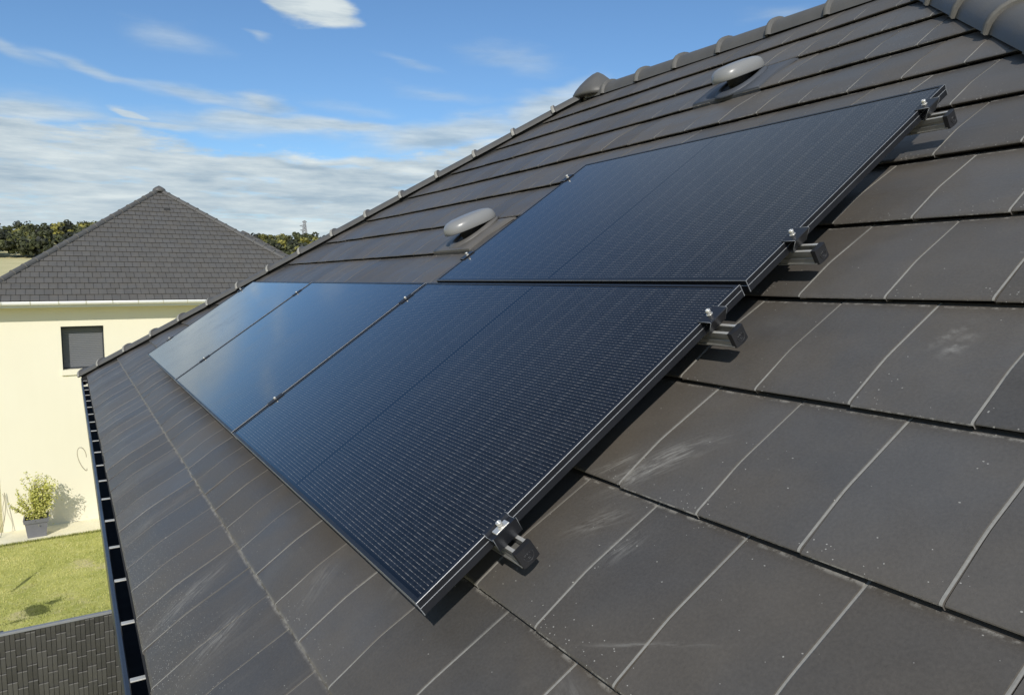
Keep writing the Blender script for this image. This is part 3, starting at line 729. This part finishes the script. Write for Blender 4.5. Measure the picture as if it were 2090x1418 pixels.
# walls with a real window opening
x0,x1=AX-HD+0.44,AX+HD-0.44; zt=zEv-0.16
wx0,wx1,wz0,wz1=-0.705,0.205,-1.60,-0.535; dep=0.29
mb=MB()
def wq(xa,xb,za,zb): mb.quad((xa,YW,za),(xb,YW,za),(xb,YW,zb),(xa,YW,zb))
wq(x0,wx0,ZG-0.2,zt); wq(wx1,x1,ZG-0.2,zt); wq(wx0,wx1,ZG-0.2,wz0); wq(wx0,wx1,wz1,zt)
yb=AYc+HD-0.44
mb.quad((x1,YW,ZG-0.2),(x1,yb,ZG-0.2),(x1,yb,zt),(x1,YW,zt)); mb.quad((x1,yb,ZG-0.2),(x0,yb,ZG-0.2),(x0,yb,zt),(x1,yb,zt)); mb.quad((x0,yb,ZG-0.2),(x0,YW,ZG-0.2),(x0,YW,zt),(x0,yb,zt))
mb.quad((wx0,YW,wz0),(wx0,YW+dep,wz0),(wx0,YW+dep,wz1),(wx0,YW,wz1)); mb.quad((wx1,YW,wz1),(wx1,YW+dep,wz1),(wx1,YW+dep,wz0),(wx1,YW,wz0))
mb.quad((wx0,YW,wz1),(wx0,YW+dep,wz1),(wx1,YW+dep,wz1),(wx1,YW,wz1)); mb.quad((wx0,YW,wz0),(wx1,YW,wz0),(wx1,YW+dep,wz0),(wx0,YW+dep,wz0))
mb.build('wall',[M['render']],nb,True)
mb=MB(); f=0.03
mb.box((wx0+0.001,YW+dep-0.07,wz0+0.001),(wx0+f,YW+dep-0.001,wz1-0.001)); mb.box((wx1-f,YW+dep-0.07,wz0+0.001),(wx1-0.001,YW+dep-0.001,wz1-0.001))
mb.box((wx0+f,YW+dep-0.07,wz1-f-0.02),(wx1-f,YW+dep-0.001,wz1-0.001)); mb.box((wx0+f,YW+dep-0.07,wz0+0.001),(wx1-f,YW+dep-0.001,wz0+f))
win=mb.build('window',[M['anthracite']],nb,True); tag(win,'window closed by a grey roller shutter')
mb=MB()
z=wz0+f+0.001
while z<wz1-f-0.022:
    z2=min(z+0.045,wz1-f-0.0205); mb.extrude([(YW+dep-0.040,z),(YW+dep-0.0448,z+0.006),(YW+dep-0.046,(z+z2)/2),(YW+dep-0.0448,z2-0.006),(YW+dep-0.040,z2)],wx0+f+0.001,wx1-f-0.001,lambda p,q,w:(w,p,q),0,True,False); z=z2
o=mb.build('roller_shutter',[M['shutter']],win)
mb=MB(); mb.bevbox((wx0-0.03,YW-0.045,wz0-0.13),(wx1+0.03,YW-0.002,wz0-0.001),0.004); mb.build('sill',[M['render']],win)
for ch in win.children:
    pass
# gutter, soffit
mb=MB(); gyy=AYc-HD-0.02; pr=[]; 
for i in range(9):
    a=math.pi+math.pi*i/8; pr.append((gyy-0.03+0.065*math.cos(a),zEv-0.01+0.085*math.sin(a)))
pr2=[(gyy-0.03+0.058*math.cos(math.pi+math.pi*i/8),zEv-0.01+0.078*math.sin(math.pi+math.pi*i/8)) for i in range(9)][::-1]
mb.extrude(pr+pr2,AX-HD-0.05,AX+HD+0.05,lambda p,q,w:(w,p,q),0,True,True,True)
ng=mb.build('gutter',[M['white']],nb,True)
for i in range(17):
    xx=AX-HD+0.15+i*0.56
    b=MB(); pb=[(gyy-0.03+0.068*math.cos(math.pi+math.pi*j/8),zEv-0.01+0.088*math.sin(math.pi+math.pi*j/8)) for j in range(9)]
    b.extrude(pb+[(gyy-0.03+0.0655*math.cos(math.pi+math.pi*j/8),zEv-0.01+0.0855*math.sin(math.pi+math.pi*j/8)) for j in range(9)][::-1],xx-0.012,xx+0.012,lambda p,q,w:(w,p,q),0)
    b.build('gutter_joint',[M['soffit']],ng)
mb=MB(); e=0.03
rect_ring(mb,AX-HD+e,AX+HD-e,AYc-HD+e,AYc+HD-e,zEv-0.155,zEv-0.012,0)
mb.quad((AX-HD+e,AYc-HD+e,zEv-0.155),(AX-HD+e,AYc+HD-e,zEv-0.155),(AX+HD-e,AYc+HD-e,zEv-0.155),(AX+HD-e,AYc-HD+e,zEv-0.155),1)
mb.build('soffit',[M['white'],M['soffit']],nb,True)
# rear wing of the same house
WXc,WYc,WH=8.45-3.3,24.0+3.3,3.3
mb=MB(); pyramid_roof(mb,WXc,WYc,WH,zEv-0.008,0.238,0.187,2); mb.build('wing_roof',[M['tile_far'],M['underlay'],M['tile_far']],nb,True)
mb=MB(); rect_ring(mb,WXc-2.0,WXc+WH-0.4,WYc-WH+0.45,WYc+WH-0.4,ZG-0.2,zEv-0.03,0); mb.build('wing_wall',[M['render']],nb,True)

# ------------------------------------------------------------------ ground, path, lawn
def ground_mat(name,c0,c1,c2,sc=1.0,bs=0.5):
    m,k,b=mat(name); tc=k.node('ShaderNodeTexCoord'); o=tc.outputs['Object']
    a=k.noise(o,0.9*sc,6,0.65); f=k.noise(o,14*sc,5,0.7); g=k.noise(k.mapv(o,scale=(1,1,1)),60*sc,3,0.7)
    c=k.mix(k.step(a,0.35,0.68),c0,c1); c=k.mix(k.mul(k.step(f,0.42,0.72),0.7),c,c2)
    sc2=k.node('ShaderNodeVectorMath',operation='SCALE'); k.put(sc2.inputs[0],c); k.put(sc2.inputs[3],k.lin(g,0.25,0.75,0.72,1.22)); 
    setb(k,b,sc2.outputs[0],0.95,0,0.15,k.add(g,f),bs,0.01); return m
gh=lambda r: 0.0 if r<70 else (12.3*((r-70)/190)**1.3 if r<260 else 12.3+15.0*((r-260)/170)**0.85 if r<430 else 27.3+ (r-430)*0.004)
def ground_z(x,y):
    r=math.hypot(x-CAM.x,y-CAM.y); az=math.degrees(math.atan2(x-CAM.x,y-CAM.y))
    return ZG+gh(r)*(1+0.06*math.sin(az*0.21+1)+0.03*math.sin(az*0.9))
mb=MB(); rad=[0,6,14,25,40,55,70,90,110,130,150,175,200,225,245,260,275,295,320,350,380,410,430,500,700,1100,2000,3500]
na=120; grid=[]
for r in rad:
    row=[]
    for a in range(na):
        th=2*math.pi*a/na; x=CAM.x+r*math.sin(th); y=CAM.y+r*math.cos(th); row.append(mb.vert((x,y,ground_z(x,y))))
    grid.append(row)
for i in range(1,len(rad)-1):
    for a in range(na): b_=(a+1)%na; mb.face((grid[i][a],grid[i+1][a],grid[i+1][b_],grid[i][b_]),0,None,.5,True)
for a in range(na): mb.face((grid[0][a],grid[1][a],grid[1][(a+1)%na]))
mfield=ground_mat('dry_field',(0.56,0.50,0.27),(0.66,0.58,0.33),(0.50,0.46,0.22),0.12)
tag(mb.build('ground',[mfield]),kind='structure')
mlawn=None
def lawn_mat():
    m,k,b=mat('lawn_grass'); tc=k.node('ShaderNodeTexCoord'); o=tc.outputs['Object']; x=k.xyz(o)
    a=k.noise(o,1.1,6,0.62); f=k.noise(o,9,5,0.7); g=k.noise(k.mapv(o,rot=(0,0,0.4),scale=(1,2.6,1)),34,4,0.7)
    c=k.mix(k.step(a,0.36,0.66),(0.38,0.39,0.10),(0.54,0.52,0.16))
    c=k.mix(k.mul(k.step(f,0.48,0.72),0.65),c,(0.64,0.60,0.26))
    c=k.mix(k.mul(k.step(k.noise(k.mapv(o,loc=(5,1,0)),0.9,4,0.6),0.56,0.70),0.7),c,(0.62,0.52,0.30))
    # a dark patch with straggling stems near the fence
    def dk(cx_,cy_,rx,ry,rot,amp):
        u=k.sub(x[0],cx_); v=k.sub(x[1],cy_); c_,s_=math.cos(R(rot)),math.sin(R(rot))
        p=k.mul(k.add(k.mul(u,c_),k.mul(v,s_)),1/rx); q=k.mul(k.sub(k.mul(v,c_),k.mul(u,s_)),1/ry)
        return k.mul(k.m('EXPONENT',k.mul(k.add(k.mul(p,p),k.mul(q,q)),-1)),amp)
    dd=k.mx(k.mx(dk(-1.28,14.25,0.20,0.30,20,1.3),dk(-1.02,14.5,0.20,0.12,35,0.8)),k.mx(dk(-1.54,15.85,0.62,0.045,66,0.9),dk(-1.58,13.9,.2,.10,10,.7)))
    dd=k.step(k.add(dd,k.mul(k.sub(f,0.5),1.1)),0.45,0.7)
    c=k.mix(k.mul(dd,0.75),c,(0.055,0.070,0.022))
    sc2=k.node('ShaderNodeVectorMath',operation='SCALE'); k.put(sc2.inputs[0],c); k.put(sc2.inputs[3],k.lin(g,0.25,0.75,0.7,1.25))
    setb(k,b,sc2.outputs[0],0.95,0,0.1,k.add(g,f),0.5,0.015); return m
mlawn=lawn_mat()
PY0,PY1=18.50,YW
mb=MB(); mb.quad((-9,8.0,ZG+0.004),(8,8.0,ZG+0.004),(8,PY0+0.02,ZG+0.004),(-9,PY0+0.02,ZG+0.004)); tag(mb.build('lawn',[mlawn]),kind='structure')
mpath=ground_mat('pale_gravel_path',(0.86,0.79,0.56),(0.90,0.84,0.63),(0.78,0.71,0.48),2.2,0.2)
mb=MB()
n=70; L0=[]; 
for i in range(n+1):
    xx=-9+17*i/n; L0.append((xx,PY0+0.03*math.sin(i*1.7)+0.03*random.random()))
for i in range(n): mb.quad((L0[i][0],L0[i][1],ZG+0.010),(L0[i+1][0],L0[i+1][1],ZG+0.010),(L0[i+1][0],PY1,ZG+0.010),(L0[i][0],PY1,ZG+0.010))
tag(mb.build('path',[mpath]),kind='structure')
# grass blades over the part of the lawn the photo can see
def grass_mat():
    m,k,b=mat('grass_blade'); at=k.node('ShaderNodeAttribute'); at.attribute_name='rnd'
    cr=k.node('ShaderNodeValToRGB'); k.put(cr.inputs[0],at.outputs['Fac']); e=cr.color_ramp.elements
    e[0].position=0; e[0].color=(0.12,0.14,0.035,1); e[1].position=1; e[1].color=(0.72,0.66,0.27,1); q=e.new(0.45); q.color=(0.50,0.50,0.14,1)
    setb(k,b,cr.outputs[0],0.8,0,0.2); return m
mgrass=grass_mat()
nbl=52000
rng=np.random.RandomState(3)
gx=rng.uniform(-3.6,1.6,nbl); gy=rng.uniform(9.3,PY0-0.02,nbl)
fr_=rng.rand(nbl)<0.10; gy=np.where(fr_,PY0-np.abs(rng.normal(0,0.05,nbl)),gy)
hgt=rng.uniform(0.015,0.045,nbl)*np.where(fr_,1.6,1.0); wd=rng.uniform(0.003,0.007,nbl); an=rng.uniform(0,6.283,nbl); ln=rng.normal(0,0.02,(nbl,2))
vv=np.zeros((nbl,3,3)); dx=np.cos(an)*wd; dy=np.sin(an)*wd
vv[:,0]=np.stack([gx-dx,gy-dy,np.full(nbl,ZG+0.003)],1); vv[:,1]=np.stack([gx+dx,gy+dy,np.full(nbl,ZG+0.003)],1); vv[:,2]=np.stack([gx+ln[:,0],gy+ln[:,1],ZG+0.003+hgt],1)
me=bpy.data.meshes.new('grass'); me.from_pydata(vv.reshape(-1,3).tolist(),[],np.arange(nbl*3).reshape(-1,3).tolist())
me.materials.append(mgrass); tone=np.zeros(nbl)
for i in range(46):      # broad and small patches of drier and greener grass
    cx_,cy_,rr=rng.uniform(-3.6,1.6),rng.uniform(9.3,18.5),rng.uniform(0.08,0.75); aa=rng.normal(0,0.30)
    tone+=aa*np.exp(-(((gx-cx_)/rr)**2+((gy-cy_)/(rr*rng.uniform(.4,1.3)))**2))
for (cx_,cy_,rx,ry,rot,a_) in ((-1.28,14.25,0.20,0.30,20,-1.6),(-1.02,14.5,0.20,0.12,35,-1.0),(-1.54,15.85,0.62,0.05,66,-.9),(-1.58,13.9,.2,.1,10,-.7),(-1.93,17.4,.22,.4,10,.8),(-1.95,15.3,.22,.35,0,.8),(-.77,17.74,.22,.2,0,.7)):
    c_,s_=math.cos(R(rot)),math.sin(R(rot)); p=((gx-cx_)*c_+(gy-cy_)*s_)/rx; q=((gy-cy_)*c_-(gx-cx_)*s_)/ry; tone+=a_*np.exp(-(p*p+q*q))
at=me.attributes.new('rnd','FLOAT','FACE'); at.data.foreach_set('value',np.clip(rng.normal(0.52,0.20,nbl)+tone-np.where(fr_,.3,0),0,1).astype(np.float32))
go=bpy.data.objects.new('grass',me); C.objects.link(go); tag(go,'short yellow-green lawn grass below the cream house','grass',kind='stuff')

# ------------------------------------------------------------------ woven screen fence
YF_=9.12; ZT=ZG+1.80
fence=empty('garden_fence',(-1.0,YF_,ZG)); tag(fence,'dark grey woven garden fence with a pale grey top rail at the lower left','fence')
mb=MB(); cw=0.104; per=0.205; x=-5.0; ci=0
while x<3.2:
    ph=(0.0 if ci%2 else per*0.5)+ (ci*0.031)%0.05+random.uniform(-.012,.012)
    z=ZT-0.01+0.0; z=ZT+per-ph
    while z>ZG:
        za=min(z,ZT-0.012); zb=max(z-per,ZG+0.02)
        if za-zb>0.02:
            rn=random.random()
            for hlf in (0,1):
                xa=x+hlf*cw/2+0.0025; xb=x+(hlf+1)*cw/2-0.0025; p=random.uniform(0,0.003); rr=min(1,max(0,rn+random.uniform(-.12,.12)))
                # strip bows out under its top edge and dives behind the rod at the bottom
                prof=[(za,0.003),(za,0.017+p),(za-0.006,0.020+p),(za-(za-zb)*0.45,0.016+p),(zb+0.01,0.006),(zb,0.002)]
                ids=[[mb.vert((q,YF_-o,zz)) for q in (xa,xb)] for zz,o in prof]
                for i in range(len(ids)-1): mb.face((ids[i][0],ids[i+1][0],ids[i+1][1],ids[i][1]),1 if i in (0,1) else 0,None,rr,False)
        z-=per
    x+=cw; ci+=1
mb.quad((-5.0,YF_+0.004,ZG),(3.2,YF_+0.004,ZG),(3.2,YF_+0.004,ZT-0.01),(-5.0,YF_+0.004,ZT-0.01),2)
def weave_mat():
    m,k,b=mat('woven_strip'); at=k.node('ShaderNodeAttribute'); at.attribute_name='rnd'; tc=k.node('ShaderNodeTexCoord')
    n=k.noise(k.mapv(tc.outputs['Object'],scale=(1,1,0.25)),30,5,0.65)
    c=k.mix(k.add(k.mul(at.outputs['Fac'],0.6),k.mul(n,0.4)),(0.036,0.0355,0.034),(0.082,0.0805,0.0765)); setb(k,b,c,0.6,0,0.4,n,0.3,0.002); return m
mb.build('woven_panel',[weave_mat(),plain('sunlit_strip_edge',(0.125,0.12,0.11),0.7),M['underlay']],fence,True)  # strip top edges coloured lighter, as if catching the sun
mb=MB(); mb.bevbox((-5.05,YF_-0.032,ZT-0.030),(3.25,YF_+0.028,ZT+0.004),0.004); mb.build('top_rail',[plain('grey_rail',(0.22,0.23,0.25),0.45,0.1)],fence,True)
for xx in (-5.0,-3.2,-1.4-0.0,0.4,2.2):
    mb=MB(); mb.bevbox((xx-0.03,YF_+0.030,ZG-0.1),(xx+0.03,YF_+0.09,ZT-0.005),0.003); mb.build('post',[M['anthracite']],fence,True)

# ------------------------------------------------------------------ potted shrub
def leaf_mat(name,c0,c1,c2):
    m,k,b=mat(name); at=k.node('ShaderNodeAttribute'); at.attribute_name='rnd'
    cr=k.node('ShaderNodeValToRGB'); k.put(cr.inputs[0],at.outputs['Fac']); e=cr.color_ramp.elements
    e[0].position=0; e[0].color=(*c0,1); e[1].position=1; e[1].color=(*c2,1); q=e.new(0.5); q.color=(*c1,1)
    setb(k,b,cr.outputs[0],0.6,0,0.3); b.inputs['Subsurface Weight'].default_value=0.0
    return m
px,py=-1.40,18.93
pot=empty('potted_shrub',(px,py,ZG+0.01)); tag(pot,'yellow-green leafy shrub in a square grey pot against the cream wall','potted plant')
mb=MB(); h=0.44; rb,rt,th=0.185,0.245,0.02
rings=[(rb,0),(rt-0.02,h-0.09),(rt,h-0.09),(rt+0.012,h),(rt-0.018,h),(rt-0.022,h-0.05)]
ids=[[mb.vert((sx*r,sy*r,z)) for sx,sy in ((-1,-1),(1,-1),(1,1),(-1,1))] for r,z in rings]
for i in range(len(ids)-1):
    for j in range(4): mb.face((ids[i][j],ids[i][(j+1)%4],ids[i+1][(j+1)%4],ids[i+1][j]))
mb.face(ids[0][::-1]); 
mb.build('pot',[plain('grey_pot',(0.17,0.17,0.185),0.6)],pot)
mb=MB(); mb.quad((-rt+0.02,-rt+0.02,h-0.05),(rt-0.02,-rt+0.02,h-0.05),(rt-0.02,rt-0.02,h-0.05),(-rt+0.02,rt-0.02,h-0.05)); mb.build('soil',[plain('soil',(0.03,0.022,0.015),0.95)],pot)
st=MB(); lf=MB(); rs=random.Random(11)
def leaf(c,sz,rn):
    d=Vector((rs.gauss(0,1),rs.gauss(0,1),rs.gauss(0,0.7))).normalized(); u=d.orthogonal().normalized(); c=Vector(c)
    lf.poly((c-d*sz,c+u*sz*0.42,c+d*sz,c-u*sz*0.42),0,None,rn)
def stem(p,d,ln,r,dense,lfs):
    pts=[Vector(p)]; d=Vector(d).normalized(); n=9
    for i in range(n):
        d=(d+Vector((rs.gauss(0,0.10),rs.gauss(0,0.10),0.03))).normalized(); pts.append(pts[-1]+d*ln/n)
    st.tube(pts,[r*(1-0.8*i/n) for i in range(n+1)],5)
    for i in range(1,n+1):
        for _ in range(lfs):
            q=pts[i]+Vector((rs.gauss(0,1),rs.gauss(0,1),rs.gauss(0,1)))*dense*(1.0 if i<n else 0.5)
            leaf(q,rs.uniform(0.018,0.036),min(1,max(0,rs.gauss(0.55,0.25))))
    return pts
# main shoots; leaning left ones match the straggly branches
for (dx,dy,dz,ln,dn,nl) in ((0.0,0.0,1,1.15,0.085,36),(0.12,0.05,1,1.05,0.10,42),(0.25,-0.05,1,0.95,0.10,42),(0.38,0.0,1,0.75,0.095,36),(-0.06,0.05,1,0.9,0.08,30),
                            (-0.16,0.0,1,1.32,0.035,12),(-0.20,-.05,1,1.15,0.04,12),(-0.75,0.05,0.85,0.92,0.035,11),(-0.55,0.0,0.9,0.62,0.06,20),(-0.95,0.0,0.75,0.75,0.03,8),(0.5,0.1,0.9,0.55,0.08,26),(0.15,-.2,1,.8,.09,36),(0.3,.15,1,.85,.09,34)):
    ln*=0.90; nl=max(5,int(nl*0.72)); P=stem((rs.uniform(-.05,.05),rs.uniform(-.05,.05),h-0.06),(dx,dy*0.6,dz),ln,0.011,dn,nl)
    for _ in range(2):
        i=rs.randint(3,6); stem(P[i],(dx+rs.uniform(-.5,.5),rs.uniform(-.3,.3),0.8),ln*0.35,0.005,dn*0.7,max(4,nl//3))
st.build('stem',[plain('bark',(0.10,0.075,0.04),0.8)],pot)
lf.build('foliage',[leaf_mat('shrub_leaf',(0.17,0.19,0.03),(0.50,0.49,0.10),(0.74,0.70,0.24))],pot)
# thin cable standing loose against the wall left of the pot
mb=MB(); pts=[]
for i in range(14):
    a=i/13; pts.append((-2.03-0.10*(a**2.2)+0.02*math.sin(a*3),YW-0.06-0.42*a**2,ZG+0.95*(1-a)+0.03))
mb.tube(pts,0.007,6); pts2=[(p[0]-0.035+0.02*math.sin(i),p[1],p[2]*1.0-0.02) for i,p in enumerate(pts)]; mb.tube(pts2,0.005,6)
tag(mb.build('cable',[plain('olive_cable',(0.22,0.19,0.10),0.6)]),'thin drooping cable against the cream wall left of the potted shrub','cable')

# ------------------------------------------------------------------ far wood and pylon
rs2=np.random.RandomState(5)
vs=[];fs=[];rn=[]
def add_tree(x,y,hh,tone):
    z0=ground_z(x,y)-0.3; rw=hh*rs2.uniform(0.34,0.46); vis=-9<math.degrees(math.atan2(x-CAM.x,y-CAM.y))<22; n=300 if vis else 80; k0=0.62 if vis else 1.0
    cl=[(rs2.normal(0,0.42,3)*np.array([rw,rw,0])+np.array([0,0,hh*rs2.uniform(0.42,0.86)]),rw*rs2.uniform(0.4,0.66)) for _ in range(7)]
    for c,r in cl:
        base=tone+rs2.normal(0,0.09)
        for _ in range(n//7):
            d=rs2.normal(0,1,3); d/=np.linalg.norm(d); p=c+d*r*rs2.uniform(0.75,1.05)*np.array([1,1,0.85])
            u=np.cross(d,rs2.normal(0,1,3)); u/=np.linalg.norm(u)+1e-9; w=np.cross(d+rs2.normal(0,.35,3),u); w/=np.linalg.norm(w)+1e-9
            sz=rs2.uniform(0.35,0.85)*k0; o=np.array([x,y,z0])+p; i=len(vs)
            vs.extend([(o-u*sz-w*sz*.6).tolist(),(o+u*sz*.6-w*sz).tolist(),(o+u*sz+w*sz*.6).tolist(),(o-u*sz*.6+w*sz).tolist()]); fs.append((i,i+1,i+2,i+3)); rn.append(float(np.clip(base+rs2.normal(0,.06),0,1)))
for i in range(860):
    az_=rs2.uniform(-16,32); r=260+175*rs2.rand()**1.25
    if i<150: r=258+6*rs2.rand()
    x=CAM.x+r*math.sin(R(az_)); y=CAM.y+r*math.cos(R(az_))
    tone=float(np.clip(rs2.normal(0.40,0.24)-(0.22 if r<270 else 0),0.02,1)); add_tree(x,y,rs2.uniform(4.2,7.2)*(1.25 if rs2.rand()<0.08 else 1.0),tone)
for i in range(520):
    az_=rs2.uniform(32,344); r=262+165*rs2.rand(); x=CAM.x+r*math.sin(R(az_)); y=CAM.y+r*math.cos(R(az_))
    add_tree(x,y,rs2.uniform(7,11),float(np.clip(rs2.normal(0.35,0.2),0,1)))
me=bpy.data.meshes.new('wood'); me.from_pydata(vs,[],fs); me.materials.append(leaf_mat('wood_foliage',(0.026,0.029,0.020),(0.080,0.088,0.030),(0.32,0.285,0.06)))
at=me.attributes.new('rnd','FLOAT','FACE'); at.data.foreach_set('value',rn)
wo=bpy.data.objects.new('wood',me); C.objects.link(wo); tag(wo,'wooded hillside in dark green and yellow on the horizon behind the neighbouring house','wood',kind='stuff')
# lattice pylon
def pylon():
    D=620.0; az_=R(15.62); bx,by=CAM.x+D*math.sin(az_),CAM.y+D*math.cos(az_); zb=ground_z(bx,by); ztop=CAM.z+D*math.tan(R(4.42))
    H=ztop-zb; root=empty('pylon',(bx,by,zb)); tag(root,'lattice electricity pylon far away on the horizon above the roof edge','pylon')
    mb=MB(); 
    def wdt(z): return 2.6*(1-z/H)+0.55
    lev=[H*i/12 for i in range(13)]
    for a,b in ((-1,-1),(1,-1),(1,1),(-1,1)): mb.tube([(a*wdt(z),b*wdt(z),z) for z in lev],0.30,4,0,False)
    for i in range(12):
        z0,z1=lev[i],lev[i+1]; w0,w1=wdt(z0),wdt(z1)
        for (a,b,c_,d_) in ((-1,-1,1,-1),(1,-1,1,1),(1,1,-1,1),(-1,1,-1,-1)):
            mb.tube([(a*w0,b*w0,z0),(c_*w1,d_*w1,z1)],0.17,4,0,False); mb.tube([(c_*w0,d_*w0,z0),(a*w1,b*w1,z1)],0.17,4,0,False)
    mb.build('tower',[M['pyl']],root)
    for zz,ln,both in ((H*0.985,1.9,True),(H*0.86,4.0,False),(H*0.73,3.8,False)):
        m2=MB()
        for sg in ((-1,1) if both else (-1,)):
            tip=(sg*ln,0,zz-0.2)
            for yy in (-0.4,0.4):
                m2.tube([(0,yy,zz+0.9),tip],0.22,4,0,False); m2.tube([(0,yy,zz-0.9),tip],0.22,4,0,False)
            for q in (0.3,0.6): m2.tube([(sg*ln*q,0,zz+0.9*(1-q)),(sg*ln*q,0,zz-0.9*(1-q))],0.08,4,0,False)
        m2.build('cross_arm',[M['pyl']],root)
M['pyl']=plain('pylon_steel',(0.30,0.31,0.33),0.6)
pylon()

for o in list(C.objects):
    if o.name.startswith('gutter_bracket') and o.parent: pass
scene.render.engine='CYCLES'
